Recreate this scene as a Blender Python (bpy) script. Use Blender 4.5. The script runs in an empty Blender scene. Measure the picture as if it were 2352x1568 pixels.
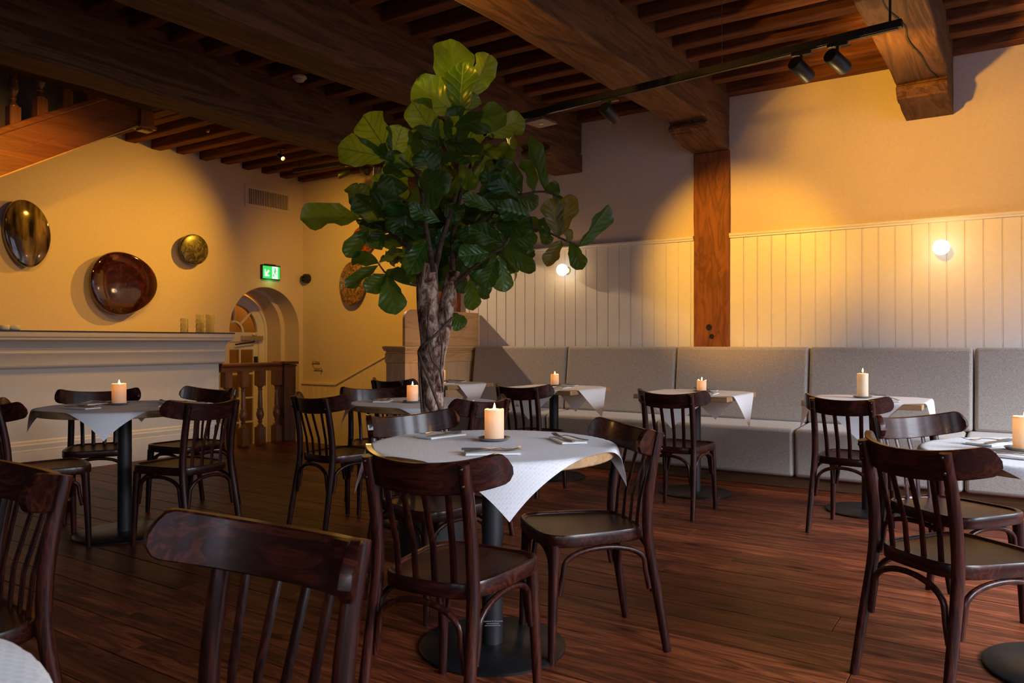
import bpy, bmesh, math, random
from mathutils import Vector, Matrix, noise
random.seed(7)
C = bpy.context.scene.collection
SC = bpy.context.scene
PI = math.pi

# ------------------------------------------------------------------ camera
EYE = 1.16
FPX = 1757.0
YAW = math.radians(33.3)                    # camera turned from +Y towards -X
F = Vector((-math.sin(YAW), math.cos(YAW), 0.0))
R = Vector((math.cos(YAW), math.sin(YAW), 0.0))
cam_d = bpy.data.cameras.new('camera')
cam = bpy.data.objects.new('camera', cam_d)
C.objects.link(cam)
cam_d.sensor_width = 36.0
cam_d.lens = FPX / 2352.0 * 36.0
cam_d.shift_y = 2.0 / 2352.0
cam_d.clip_start = 0.05
cam_d.dof.use_dof = True
cam_d.dof.focus_distance = 3.2
cam_d.dof.aperture_fstop = 9.0
cam.location = (0, 0, EYE)
cam.rotation_euler = (PI / 2, 0, YAW)
SC.camera = cam


def W(l, z, h=0.0):
    """room point from (sideways, ahead) metres as paced from the tripod"""
    p = R * l + F * z
    return Vector((p.x, p.y, h))


def at(px, py, z):
    return W((px - 1176.0) / FPX * z, z, EYE + (786.0 - py) / FPX * z)


# ------------------------------------------------------------------ world, exposure, daylight
SC.view_settings.view_transform = 'Standard'
SC.view_settings.look = 'None'
SC.view_settings.gamma = 1.0
SC.view_settings.use_curve_mapping = False
SC.view_settings.exposure = 0.0
try:
    SC.cycles.use_denoising = True
    SC.cycles.denoiser = 'OPENIMAGEDENOISE'
    SC.cycles.max_bounces = 8
    SC.cycles.diffuse_bounces = 4
    SC.cycles.transparent_max_bounces = 12
    SC.cycles.sample_clamp_indirect = 6.0
    SC.cycles.caustics_reflective = False
    SC.cycles.caustics_refractive = False
except Exception:
    pass
world = bpy.data.worlds.new('sky')
SC.world = world
world.use_nodes = True
bg = world.node_tree.nodes['Background']
bg.inputs[0].default_value = (0.62, 0.74, 1.0, 1)
bg.inputs[1].default_value = 1.5

DAY = (0.82, 0.88, 1.0)
RX, FY = 3.3, -2.9            # inner faces of the window walls (right, front)
WIN_R = [(-2.7, -0.3), (0.6, 2.0), (2.9, 4.3), (5.0, 6.4)]      # windows in the right wall (y ranges)
WIN_F = [(-0.9, 0.3), (1.3, 3.1)]   # windows in the front wall (x ranges)
SILL, HEAD = 0.75, 2.95


def area(name, loc, rot, sx, sy, power, col):
    d = bpy.data.lights.new(name, 'AREA')
    d.shape = 'RECTANGLE'
    d.size, d.size_y = sx, sy
    d.energy = power
    d.color = col
    d.spread = math.radians(100)
    o = bpy.data.objects.new(name, d)
    o.location = loc
    o.rotation_euler = rot
    C.objects.link(o)
    return o


P_R, P_F = 200.0, 38.0
for a, b in WIN_R:
    area('window_daylight', (RX + 0.02, (a + b) / 2, (SILL + HEAD) / 2), (0, math.radians(38), 0), HEAD - SILL, b - a, P_R if a > 0 else P_R * 0.3, DAY)
for a, b in WIN_F:
    area('window_daylight', ((a + b) / 2, FY - 0.02, (SILL + HEAD) / 2), (math.radians(38), 0, 0), b - a, HEAD - SILL, P_F, DAY)

WARM = (1.0, 0.46, 0.025)


def spot(name, loc, target, power, cone, blend, col=WARM, rad=0.03):
    d = bpy.data.lights.new(name, 'SPOT')
    d.energy = power
    d.color = col
    d.spot_size = math.radians(cone)
    d.spot_blend = blend
    d.shadow_soft_size = rad
    o = bpy.data.objects.new(name, d)
    o.location = loc
    v = Vector(target) - Vector(loc)
    o.rotation_euler = v.to_track_quat('-Z', 'Y').to_euler()
    C.objects.link(o)
    return o


# ------------------------------------------------------------------ materials
def mat_new(name):
    m = bpy.data.materials.new(name)
    m.use_nodes = True
    nt = m.node_tree
    return m, nt, nt.nodes, nt.links, nt.nodes['Principled BSDF']


def ramp(nodes, cols):
    r = nodes.new('ShaderNodeValToRGB')
    el = r.color_ramp.elements
    while len(el) < len(cols):
        el.new(0.5)
    for e, (p, c) in zip(el, cols):
        e.position = p
        e.color = (c[0], c[1], c[2], 1)
    return r


def plain(name, col, rough=0.5, metal=0.0, spec=0.5, coat=0.0):
    m, nt, N, L, b = mat_new(name)
    b.inputs['Base Color'].default_value = (*col, 1)
    b.inputs['Roughness'].default_value = rough
    b.inputs['Metallic'].default_value = metal
    b.inputs['Specular IOR Level'].default_value = spec
    if coat:
        b.inputs['Coat Weight'].default_value = coat
        b.inputs['Coat Roughness'].default_value = 0.15
    return m


def emit(name, col, s):
    m, nt, N, L, b = mat_new(name)
    b.inputs['Base Color'].default_value = (0, 0, 0, 1)
    b.inputs['Emission Color'].default_value = (*col, 1)
    b.inputs['Emission Strength'].default_value = s
    return m


def wood(name, cols, axis='x', scale=7.0, stretch=0.07, rough=0.45, coat=0.0, coat_r=0.2, bump=0.15, knots=False,
         fine=True, vary=0.25, spec=0.5):
    m, nt, N, L, b = mat_new(name)
    tc = N.new('ShaderNodeTexCoord')
    oi = N.new('ShaderNodeObjectInfo')
    mul = N.new('ShaderNodeVectorMath'); mul.operation = 'SCALE'
    mul.inputs[0].default_value = (37.0, 53.0, 71.0)
    L.new(oi.outputs['Random'], mul.inputs['Scale'])
    add = N.new('ShaderNodeVectorMath'); add.operation = 'ADD'
    L.new(tc.outputs['Object'], add.inputs[0]); L.new(mul.outputs[0], add.inputs[1])
    mp = N.new('ShaderNodeMapping')
    sc = [scale] * 3
    sc['xyz'.index(axis)] = scale * stretch
    mp.inputs['Scale'].default_value = sc
    L.new(add.outputs[0], mp.inputs['Vector'])
    n1 = N.new('ShaderNodeTexNoise'); n1.inputs['Scale'].default_value = 1.6
    n1.inputs['Detail'].default_value = 5; n1.inputs['Distortion'].default_value = 1.6
    L.new(mp.outputs[0], n1.inputs['Vector'])
    rp = ramp(N, cols)
    mp2 = N.new('ShaderNodeMapping')
    sc2 = [scale * 9] * 3
    sc2['xyz'.index(axis)] = scale * 0.35
    mp2.inputs['Scale'].default_value = sc2
    L.new(add.outputs[0], mp2.inputs['Vector'])
    n2 = N.new('ShaderNodeTexNoise'); n2.inputs['Scale'].default_value = 1.0; n2.inputs['Detail'].default_value = 3
    L.new(mp2.outputs[0], n2.inputs['Vector'])
    # rings: fold the broad noise
    mt = N.new('ShaderNodeMath'); mt.operation = 'MULTIPLY'; mt.inputs[1].default_value = 9.0
    L.new(n1.outputs['Fac'], mt.inputs[0])
    fr = N.new('ShaderNodeMath'); fr.operation = 'PINGPONG'; fr.inputs[1].default_value = 1.0
    L.new(mt.outputs[0], fr.inputs[0])
    mx = N.new('ShaderNodeMix'); mx.data_type = 'FLOAT'; mx.inputs[0].default_value = 0.35
    L.new(n1.outputs['Fac'], mx.inputs[2]); L.new(fr.outputs[0], mx.inputs[3])
    mx2 = N.new('ShaderNodeMix'); mx2.data_type = 'FLOAT'; mx2.inputs[0].default_value = 0.3 if fine else 0.1
    L.new(mx.outputs[0], mx2.inputs[2]); L.new(n2.outputs['Fac'], mx2.inputs[3])
    L.new(mx2.outputs[0], rp.inputs['Fac'])
    # tone per piece
    hv = N.new('ShaderNodeHueSaturation')
    mr = N.new('ShaderNodeMapRange')
    mr.inputs['To Min'].default_value = 1.0 - vary; mr.inputs['To Max'].default_value = 1.0 + vary
    L.new(oi.outputs['Random'], mr.inputs['Value'])
    L.new(mr.outputs[0], hv.inputs['Value'])
    L.new(rp.outputs['Color'], hv.inputs['Color'])
    out = hv.outputs[0]
    if knots:
        mk = N.new('ShaderNodeMapping')
        sk = [5.5] * 3
        sk['xyz'.index(axis)] = 1.9
        mk.inputs['Scale'].default_value = sk
        L.new(add.outputs[0], mk.inputs['Vector'])
        vo = N.new('ShaderNodeTexVoronoi'); vo.inputs['Scale'].default_value = 1.0
        vo.inputs['Randomness'].default_value = 1.0
        L.new(mk.outputs[0], vo.inputs['Vector'])
        rk = ramp(N, [(0.0, (0.10, 0.08, 0.07)), (0.07, (0.28, 0.2, 0.16)), (0.13, (0.8, 0.75, 0.7)), (0.2, (1, 1, 1))])
        L.new(vo.outputs['Distance'], rk.inputs['Fac'])
        mm = N.new('ShaderNodeMix'); mm.data_type = 'RGBA'; mm.blend_type = 'MULTIPLY'; mm.inputs[0].default_value = 1.0
        L.new(out, mm.inputs[6]); L.new(rk.outputs['Color'], mm.inputs[7])
        out = mm.outputs[2]
    L.new(out, b.inputs['Base Color'])
    b.inputs['Roughness'].default_value = rough
    b.inputs['Specular IOR Level'].default_value = spec
    if coat:
        b.inputs['Coat Weight'].default_value = coat
        b.inputs['Coat Roughness'].default_value = coat_r
    if bump:
        bp = N.new('ShaderNodeBump'); bp.inputs['Strength'].default_value = bump; bp.inputs['Distance'].default_value = 0.004
        L.new(mx2.outputs[0], bp.inputs['Height']); L.new(bp.outputs[0], b.inputs['Normal'])
    return m


def noisy(name, c1, c2, scale=30.0, rough=0.6, bump=0.1, dist=0.002, detail=4, metal=0.0, spec=0.5, coords='Object'):
    m, nt, N, L, b = mat_new(name)
    tc = N.new('ShaderNodeTexCoord')
    n = N.new('ShaderNodeTexNoise'); n.inputs['Scale'].default_value = scale; n.inputs['Detail'].default_value = detail
    L.new(tc.outputs[coords], n.inputs['Vector'])
    rp = ramp(N, [(0.3, c1), (0.7, c2)])
    L.new(n.outputs['Fac'], rp.inputs['Fac']); L.new(rp.outputs[0], b.inputs['Base Color'])
    b.inputs['Roughness'].default_value = rough
    b.inputs['Metallic'].default_value = metal
    b.inputs['Specular IOR Level'].default_value = spec
    if bump:
        bp = N.new('ShaderNodeBump'); bp.inputs['Strength'].default_value = bump; bp.inputs['Distance'].default_value = dist
        L.new(n.outputs['Fac'], bp.inputs['Height']); L.new(bp.outputs[0], b.inputs['Normal'])
    return m


MT = {}
MT['plaster'] = noisy('plaster', (0.60, 0.515, 0.46), (0.64, 0.55, 0.49), 40, 0.85, 0.08, 0.002, spec=0.2)
MT['white_paint'] = noisy('white_paint', (0.72, 0.70, 0.68), (0.75, 0.73, 0.71), 25, 0.42, 0.05, 0.001, spec=0.4)
MT['bar_paint'] = noisy('bar_paint', (0.74, 0.70, 0.62), (0.78, 0.735, 0.655), 20, 0.5, 0.05, 0.001, spec=0.35)
MT['dado_paint'] = noisy('dado_paint', (0.66, 0.58, 0.48), (0.69, 0.61, 0.51), 20, 0.5, 0.04, 0.001)
FLOOR_COLS = [(0.28, (0.022, 0.0060, 0.0030)), (0.45, (0.088, 0.0200, 0.0075)), (0.58, (0.125, 0.0290, 0.0105)), (0.75, (0.24, 0.064, 0.022))]
MT['floor'] = wood('floor_planks', FLOOR_COLS, 'x', 9.0, 0.10, 0.42, bump=0.3, knots=True, vary=0.38, spec=0.16)
MT['floor_gap'] = plain('floor_gap', (0.008, 0.004, 0.003), 0.9)
BEAM_COLS = [(0.25, (0.040, 0.017, 0.008)), (0.5, (0.10, 0.046, 0.021)), (0.8, (0.18, 0.088, 0.042))]
MT['beam'] = wood('old_beam', BEAM_COLS, 'y', 5.0, 0.1, 0.75, bump=0.5, vary=0.12, spec=0.25)
MT['beam_x'] = wood('old_joist', [(0.25, (0.055, 0.019, 0.009)), (0.5, (0.125, 0.044, 0.019)), (0.8, (0.19, 0.072, 0.032))], 'x', 6.0, 0.1, 0.8, bump=0.4, vary=0.2, spec=0.2)
MT['post'] = wood('old_post', [(0.25, (0.09, 0.026, 0.010)), (0.5, (0.19, 0.06, 0.020)), (0.8, (0.27, 0.09, 0.032))], 'z', 4.0, 0.25, 0.6, bump=0.5, vary=0.1, spec=0.3)
MT['ceil_board'] = wood('ceiling_boards', [(0.3, (0.03, 0.012, 0.006)), (0.7, (0.07, 0.028, 0.013))], 'x', 6.0, 0.1, 0.85, bump=0.2, spec=0.15)
CH = [(0.2, (0.006, 0.0016, 0.0012)), (0.5, (0.020, 0.0040, 0.0025)), (0.8, (0.075, 0.0150, 0.0070))]
MT['chair_v'] = wood('stained_beech_upright', CH, 'z', 16.0, 0.08, 0.36, coat=0.14, coat_r=0.14, spec=0.22, bump=0.06, vary=0.15)
MT['chair_h'] = wood('stained_beech_rail', CH, 'x', 11.0, 0.06, 0.34, coat=0.18, coat_r=0.14, spec=0.22, bump=0.05, vary=0.15)
MT['chair_seat'] = wood('stained_seat_ply', [(0.2, (0.020, 0.0070, 0.0040)), (0.8, (0.042, 0.0140, 0.0070))], 'y', 10.0, 0.12, 0.40, coat=0.08, coat_r=0.25, bump=0.05, vary=0.1, spec=0.25)
MT['bolt'] = plain('dark_bolt', (0.02, 0.012, 0.01), 0.25, 0.6)
MT['oak_x'] = wood('oak_top', [(0.2, (0.20, 0.11, 0.05)), (0.5, (0.34, 0.20, 0.09)), (0.8, (0.44, 0.27, 0.13))], 'x', 9.0, 0.08, 0.5, bump=0.1, vary=0.1)
MT['oak_y'] = wood('oak_across', [(0.2, (0.42, 0.23, 0.09)), (0.5, (0.60, 0.36, 0.15)), (0.8, (0.70, 0.45, 0.21))], 'y', 5.0, 0.14, 0.5, bump=0.1, vary=0.06)
MT['oak_z'] = wood('oak_upright', [(0.2, (0.46, 0.28, 0.14)), (0.5, (0.60, 0.38, 0.20)), (0.8, (0.68, 0.45, 0.25))], 'z', 9.0, 0.06, 0.5, bump=0.1, vary=0.06)
MT['mahog_y'] = wood('mahogany_rail', [(0.2, (0.14, 0.042, 0.013)), (0.5, (0.25, 0.085, 0.026)), (0.8, (0.33, 0.12, 0.038))], 'y', 6.0, 0.08, 0.4, coat=0.2, bump=0.08, vary=0.1)
MT['mahog_z'] = wood('mahogany_turned', [(0.2, (0.12, 0.042, 0.014)), (0.5, (0.22, 0.082, 0.026)), (0.8, (0.29, 0.115, 0.038))], 'z', 9.0, 0.1, 0.42, coat=0.2, bump=0.08, vary=0.1)
MT['plinth'] = wood('bench_plinth', [(0.2, (0.07, 0.032, 0.014)), (0.8, (0.15, 0.075, 0.034))], 'x', 8.0, 0.08, 0.6, bump=0.1, vary=0.1, spec=0.2)
MT['newel'] = wood('newel_dark', [(0.2, (0.045, 0.018, 0.008)), (0.5, (0.10, 0.04, 0.016)), (0.8, (0.16, 0.065, 0.024))], 'z', 9.0, 0.12, 0.45, bump=0.2)
MT['black'] = noisy('black_powdercoat', (0.010, 0.010, 0.012), (0.014, 0.014, 0.016), 300, 0.45, 0.05, 0.0005)
MT['base_disc'] = noisy('black_steel_plate', (0.005, 0.005, 0.006), (0.008, 0.008, 0.009), 120, 0.38, 0.04, 0.0005, metal=0.0, spec=0.3)
MT['spot_black'] = plain('spot_black', (0.009, 0.009, 0.010), 0.42, spec=0.35)
MT['steel'] = plain('cutlery_steel', (0.22, 0.21, 0.21), 0.28, 1.0)
MT['wire'] = plain('wire_steel', (0.25, 0.2, 0.17), 0.4, 1.0)
MT['napkin'] = plain('napkin_paper', (0.80, 0.78, 0.75), 0.85, spec=0.2)
MT['saucer'] = noisy('saucer_glaze', (0.13, 0.12, 0.12), (0.20, 0.185, 0.175), 60, 0.3, 0.02)
MT['wick'] = plain('wick', (0.01, 0.01, 0.01), 0.9)
MT['flame'] = emit('flame', (1.0, 0.55, 0.16), 26.0)
MT['globe'] = emit('opal_globe', (1.0, 0.84, 0.60), 4.5)
MT['brass'] = plain('brass_mount', (0.55, 0.36, 0.15), 0.35, 1.0)
MT['lens'] = emit('spot_lens', (1.0, 0.50, 0.12), 30.0)
MT['lens_dim'] = plain('spot_lens_dark', (0.02, 0.02, 0.02), 0.1)
MT['white_plastic'] = plain('white_plastic', (0.62, 0.58, 0.54), 0.45)
MT['brown_plate'] = plain('brown_plate', (0.17, 0.12, 0.09), 0.5)
MT['dark'] = plain('dark_void', (0.01, 0.008, 0.007), 0.9)
MT['vinyl'] = plain('dark_vinyl', (0.035, 0.014, 0.008), 0.6)
MT['chrome'] = plain('grey_metal', (0.5, 0.46, 0.42), 0.35, 0.8)
MT['soil'] = noisy('soil', (0.02, 0.012, 0.008), (0.05, 0.03, 0.02), 40, 0.95, 0.8, 0.01)
MT['pot'] = noisy('dark_pot', (0.010, 0.009, 0.008), (0.016, 0.014, 0.013), 12, 0.6, 0.1)
MT['label_grey'] = plain('label_print', (0.28, 0.26, 0.26), 0.5)
MT['grey_wall'] = plain('stair_wall', (0.42, 0.38, 0.34), 0.9)
MT['countertop'] = plain('black_counter', (0.008, 0.008, 0.008), 0.2)
MT['ceramic'] = plain('white_ceramic', (0.74, 0.72, 0.68), 0.3)

# glass
m, nt, N, L, b = mat_new('clear_glass')
b.inputs['Base Color'].default_value = (0.96, 0.97, 0.96, 1)
b.inputs['Roughness'].default_value = 0.03
b.inputs['Transmission Weight'].default_value = 1.0
b.inputs['IOR'].default_value = 1.45


def thin_glass(name, tint, gloss, rough, white):
    m, nt, N, L, b = mat_new(name)
    t = N.new('ShaderNodeBsdfTransparent'); t.inputs['Color'].default_value = (*tint, 1)
    g = N.new('ShaderNodeBsdfGlossy'); g.inputs['Roughness'].default_value = rough
    lw = N.new('ShaderNodeLayerWeight'); lw.inputs['Blend'].default_value = gloss
    m1 = N.new('ShaderNodeMixShader'); L.new(lw.outputs['Fresnel'], m1.inputs[0]); L.new(t.outputs[0], m1.inputs[1]); L.new(g.outputs[0], m1.inputs[2])
    d = N.new('ShaderNodeBsdfTranslucent'); d.inputs['Color'].default_value = (0.95, 0.95, 0.95, 1)
    m2 = N.new('ShaderNodeMixShader'); m2.inputs[0].default_value = white; L.new(m1.outputs[0], m2.inputs[1]); L.new(d.outputs[0], m2.inputs[2])
    L.new(m2.outputs[0], N['Material Output'].inputs['Surface'])
    return m


MT['glass'] = thin_glass('tumbler_glass', (0.99, 0.98, 0.97), 0.14, 0.05, 0.26)
# thin pane for the door
MT['pane'] = thin_glass('pane_glass', (0.86, 0.80, 0.72), 0.12, 0.04, 0.0)

# candle wax
m, nt, N, L, b = mat_new('candle_wax')
b.inputs['Base Color'].default_value = (0.86, 0.76, 0.56, 1)
b.inputs['Roughness'].default_value = 0.45
b.inputs['Subsurface Weight'].default_value = 0.0
b.inputs['Subsurface Radius'].default_value = (1.0, 0.7, 0.35)
b.inputs['Subsurface Scale'].default_value = 0.014
tr = N.new('ShaderNodeBsdfTranslucent'); tr.inputs['Color'].default_value = (0.95, 0.72, 0.36, 1)
ms = N.new('ShaderNodeMixShader'); ms.inputs[0].default_value = 0.32
L.new(b.outputs[0], ms.inputs[1]); L.new(tr.outputs[0], ms.inputs[2])
L.new(ms.outputs[0], N['Material Output'].inputs['Surface'])
MT['wax'] = m


# woven upholstery
def fabric(name, c1, c2, sc):
    m, nt, N, L, b = mat_new(name)
    tc = N.new('ShaderNodeTexCoord')
    mp = N.new('ShaderNodeMapping'); mp.inputs['Scale'].default_value = (sc, sc, sc * 2.2)
    L.new(tc.outputs['Object'], mp.inputs['Vector'])
    n = N.new('ShaderNodeTexNoise'); n.inputs['Scale'].default_value = 1.0; n.inputs['Detail'].default_value = 3
    n.inputs['Roughness'].default_value = 0.75
    L.new(mp.outputs[0], n.inputs['Vector'])
    rp = ramp(N, [(0.32, c1), (0.68, c2)])
    L.new(n.outputs['Fac'], rp.inputs['Fac']); L.new(rp.outputs[0], b.inputs['Base Color'])
    b.inputs['Roughness'].default_value = 0.95
    b.inputs['Specular IOR Level'].default_value = 0.15
    b.inputs['Sheen Weight'].default_value = 0.25
    bp = N.new('ShaderNodeBump'); bp.inputs['Strength'].default_value = 0.35; bp.inputs['Distance'].default_value = 0.002
    L.new(n.outputs['Fac'], bp.inputs['Height']); L.new(bp.outputs[0], b.inputs['Normal'])
    return m


MT['fabric'] = fabric('bench_weave', (0.27, 0.24, 0.215), (0.50, 0.46, 0.42), 110)

# damask paper cloth
m, nt, N, L, b = mat_new('damask_paper')
tc = N.new('ShaderNodeTexCoord')
mp = N.new('ShaderNodeMapping'); mp.inputs['Scale'].default_value = (1, 1, 1)
L.new(tc.outputs['UV'], mp.inputs['Vector'])
br = N.new('ShaderNodeTexBrick'); br.inputs['Scale'].default_value = 22.0
br.inputs['Color1'].default_value = (0.74, 0.74, 0.77, 1); br.inputs['Color2'].default_value = (0.80, 0.80, 0.83, 1)
br.inputs['Mortar'].default_value = (0.90, 0.90, 0.92, 1); br.inputs['Mortar Size'].default_value = 0.03
L.new(mp.outputs[0], br.inputs['Vector'])
wv = N.new('ShaderNodeTexWave'); wv.inputs['Scale'].default_value = 26.0; wv.wave_type = 'BANDS'; wv.bands_direction = 'DIAGONAL'
L.new(mp.outputs[0], wv.inputs['Vector'])
mm = N.new('ShaderNodeMix'); mm.data_type = 'RGBA'; mm.blend_type = 'MIX'
mr = N.new('ShaderNodeMath'); mr.operation = 'MULTIPLY'; mr.inputs[1].default_value = 0.5
L.new(wv.outputs['Fac'], mr.inputs[0]); L.new(mr.outputs[0], mm.inputs[0])
L.new(br.outputs['Color'], mm.inputs[6]); mm.inputs[7].default_value = (0.88, 0.88, 0.90, 1)
L.new(mm.outputs[2], b.inputs['Base Color'])
b.inputs['Roughness'].default_value = 0.8
b.inputs['Specular IOR Level'].default_value = 0.2
tr = N.new('ShaderNodeBsdfTranslucent'); tr.inputs['Color'].default_value = (0.75, 0.73, 0.72, 1)
ms = N.new('ShaderNodeMixShader'); ms.inputs[0].default_value = 0.18
L.new(b.outputs[0], ms.inputs[1]); L.new(tr.outputs[0], ms.inputs[2])
L.new(ms.outputs[0], N['Material Output'].inputs['Surface'])
MT['cloth'] = m


# fiddle-leaf
def leaf_mat(name, top, under, glow, tfac):
    m, nt, N, L, b = mat_new(name)
    tc = N.new('ShaderNodeTexCoord')
    sp = N.new('ShaderNodeSeparateXYZ'); L.new(tc.outputs['UV'], sp.inputs[0])

    def M(op, a, bb, c=None):
        n = N.new('ShaderNodeMath'); n.operation = op
        for i, v in enumerate((a, bb, c)):
            if v is None: continue
            if isinstance(v, (int, float)): n.inputs[i].default_value = v
            else: L.new(v, n.inputs[i])
        return n.outputs[0]
    ua = M('ABSOLUTE', M('SUBTRACT', sp.outputs[0], 0.5), 0)
    mid = M('LESS_THAN', ua, 0.02)
    vv = M('SUBTRACT', sp.outputs[1], M('MULTIPLY', ua, 0.55))
    st = M('ABSOLUTE', M('SUBTRACT', M('FRACT', M('MULTIPLY', vv, 6.0), 0), 0.5), 0)
    side = M('LESS_THAN', st, 0.06)
    vein = M('MAXIMUM', mid, M('MULTIPLY', side, 0.75))
    n = N.new('ShaderNodeTexNoise'); n.inputs['Scale'].default_value = 9.0; n.inputs['Detail'].default_value = 3
    L.new(tc.outputs['Object'], n.inputs['Vector'])
    rp = ramp(N, [(0.3, tuple(x * 0.7 for x in top)), (0.7, tuple(x * 1.25 for x in top))])
    L.new(n.outputs['Fac'], rp.inputs['Fac'])
    ge = N.new('ShaderNodeNewGeometry')
    mb = N.new('ShaderNodeMix'); mb.data_type = 'RGBA'
    L.new(ge.outputs['Backfacing'], mb.inputs[0]); L.new(rp.outputs[0], mb.inputs[6]); mb.inputs[7].default_value = (*under, 1)
    mv = N.new('ShaderNodeMix'); mv.data_type = 'RGBA'
    mvf = M('MULTIPLY', vein, 0.8)
    L.new(mvf, mv.inputs[0]); L.new(mb.outputs[2], mv.inputs[6]); mv.inputs[7].default_value = (top[0] * 4 + .05, top[1] * 2.2 + .05, top[2] * 2 + .02, 1)
    L.new(mv.outputs[2], b.inputs['Base Color'])
    b.inputs['Roughness'].default_value = 0.32
    b.inputs['Specular IOR Level'].default_value = 0.45
    bp = N.new('ShaderNodeBump'); bp.inputs['Strength'].default_value = 0.45; bp.inputs['Distance'].default_value = 0.008
    L.new(st, bp.inputs['Height']); L.new(bp.outputs[0], b.inputs['Normal'])
    tr = N.new('ShaderNodeBsdfTranslucent')
    mg = N.new('ShaderNodeMix'); mg.data_type = 'RGBA'
    L.new(vein, mg.inputs[0]); mg.inputs[6].default_value = (*glow, 1); mg.inputs[7].default_value = (glow[0] * .25, glow[1] * .28, glow[2] * .3, 1)
    L.new(mg.outputs[2], tr.inputs['Color'])
    ms = N.new('ShaderNodeMixShader'); ms.inputs[0].default_value = tfac
    L.new(b.outputs[0], ms.inputs[1]); L.new(tr.outputs[0], ms.inputs[2])
    L.new(ms.outputs[0], N['Material Output'].inputs['Surface'])
    return m


MT['leaf'] = leaf_mat('fig_leaf', (0.022, 0.088, 0.014), (0.060, 0.12, 0.028), (0.22, 0.34, 0.028), 0.30)
MT['leaf_young'] = leaf_mat('fig_leaf_young', (0.040, 0.125, 0.016), (0.090, 0.150, 0.032), (0.30, 0.43, 0.035), 0.42)
MT['leaf_pale'] = leaf_mat('fig_leaf_pale', (0.10, 0.12, 0.025), (0.24, 0.20, 0.06), (0.40, 0.34, 0.05), 0.4)
MT['bark'] = None
m, nt, N, L, b = mat_new('fig_bark')
tc = N.new('ShaderNodeTexCoord')
mp = N.new('ShaderNodeMapping'); mp.inputs['Scale'].default_value = (26, 26, 13)
L.new(tc.outputs['Object'], mp.inputs['Vector'])
n = N.new('ShaderNodeTexNoise'); n.inputs['Scale'].default_value = 1.0; n.inputs['Detail'].default_value = 6; n.inputs['Roughness'].default_value = 0.7
n.inputs['Distortion'].default_value = 0.6
L.new(mp.outputs[0], n.inputs['Vector'])
rp = ramp(N, [(0.36, (0.035, 0.017, 0.011)), (0.47, (0.19, 0.108, 0.072)), (0.60, (0.58, 0.43, 0.33))])
L.new(n.outputs['Fac'], rp.inputs['Fac']); L.new(rp.outputs[0], b.inputs['Base Color'])
b.inputs['Roughness'].default_value = 0.9
b.inputs['Specular IOR Level'].default_value = 0.15
bp = N.new('ShaderNodeBump'); bp.inputs['Strength'].default_value = 0.9; bp.inputs['Distance'].default_value = 0.012
L.new(n.outputs['Fac'], bp.inputs['Height']); L.new(bp.outputs[0], b.inputs['Normal'])
MT['bark'] = m
MT['twig'] = noisy('fig_twig', (0.035, 0.018, 0.012), (0.13, 0.075, 0.05), 60, 0.8, 0.5, 0.003)


# art discs
def disc_mat(name, c, scale, kind, rough=0.06, metal=0.0):
    m, nt, N, L, b = mat_new(name)
    tc = N.new('ShaderNodeTexCoord')
    if kind == 'streak':
        mp = N.new('ShaderNodeMapping'); mp.inputs['Scale'].default_value = (3, 11, 2.2); mp.inputs['Rotation'].default_value = (0.25, 0, 0)
        L.new(tc.outputs['Object'], mp.inputs['Vector'])
        n = N.new('ShaderNodeTexNoise'); n.inputs['Scale'].default_value = 1.0; n.inputs['Detail'].default_value = 6
        L.new(mp.outputs[0], n.inputs['Vector']); fac = n.outputs['Fac']
    elif kind == 'cells':
        n = N.new('ShaderNodeTexNoise'); n.inputs['Scale'].default_value = scale; n.inputs['Detail'].default_value = 5
        n.inputs['Roughness'].default_value = 0.75
        n.inputs['Distortion'].default_value = 0.8
        L.new(tc.outputs['Object'], n.inputs['Vector']); fac = n.outputs['Fac']
    else:
        n = N.new('ShaderNodeTexNoise'); n.inputs['Scale'].default_value = scale; n.inputs['Detail'].default_value = 6
        n.inputs['Distortion'].default_value = 2.0
        L.new(tc.outputs['Object'], n.inputs['Vector']); fac = n.outputs['Fac']
    rp = ramp(N, c)
    L.new(fac, rp.inputs['Fac']); L.new(rp.outputs[0], b.inputs['Base Color'])
    b.inputs['Roughness'].default_value = rough
    b.inputs['Metallic'].default_value = metal
    b.inputs['Coat Weight'].default_value = 1.0 if rough < 0.2 else 0.25
    b.inputs['Coat Roughness'].default_value = 0.03
    return m


MT['disc_gold'] = disc_mat('disc_gold', [(0.42, (0.012, 0.008, 0.004)), (0.55, (0.10, 0.065, 0.025)), (0.7, (0.26, 0.185, 0.085))], 4, 'streak')
MT['disc_maroon'] = disc_mat('disc_maroon', [(0.4, (0.016, 0.004, 0.003)), (0.55, (0.038, 0.007, 0.005)), (0.7, (0.075, 0.014, 0.006))], 14, 'mottle')
MT['disc_speck'] = disc_mat('disc_speck', [(0.42, (0.010, 0.009, 0.006)), (0.5, (0.035, 0.030, 0.020)), (0.56, (0.12, 0.105, 0.065))], 16, 'cells', 0.3)
MT['disc_orange'] = disc_mat('disc_orange', [(0.44, (0.10, 0.018, 0.008)), (0.56, (0.42, 0.08, 0.025))], 22, 'mottle', 0.4)
MT['disc_amber'] = disc_mat('disc_amber', [(0.42, (0.04, 0.02, 0.008)), (0.58, (0.34, 0.19, 0.07))], 26, 'cells', 0.4)
MT['disc_rim'] = plain('disc_rim', (0.02, 0.01, 0.008), 0.15, coat=0.6)


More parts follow.
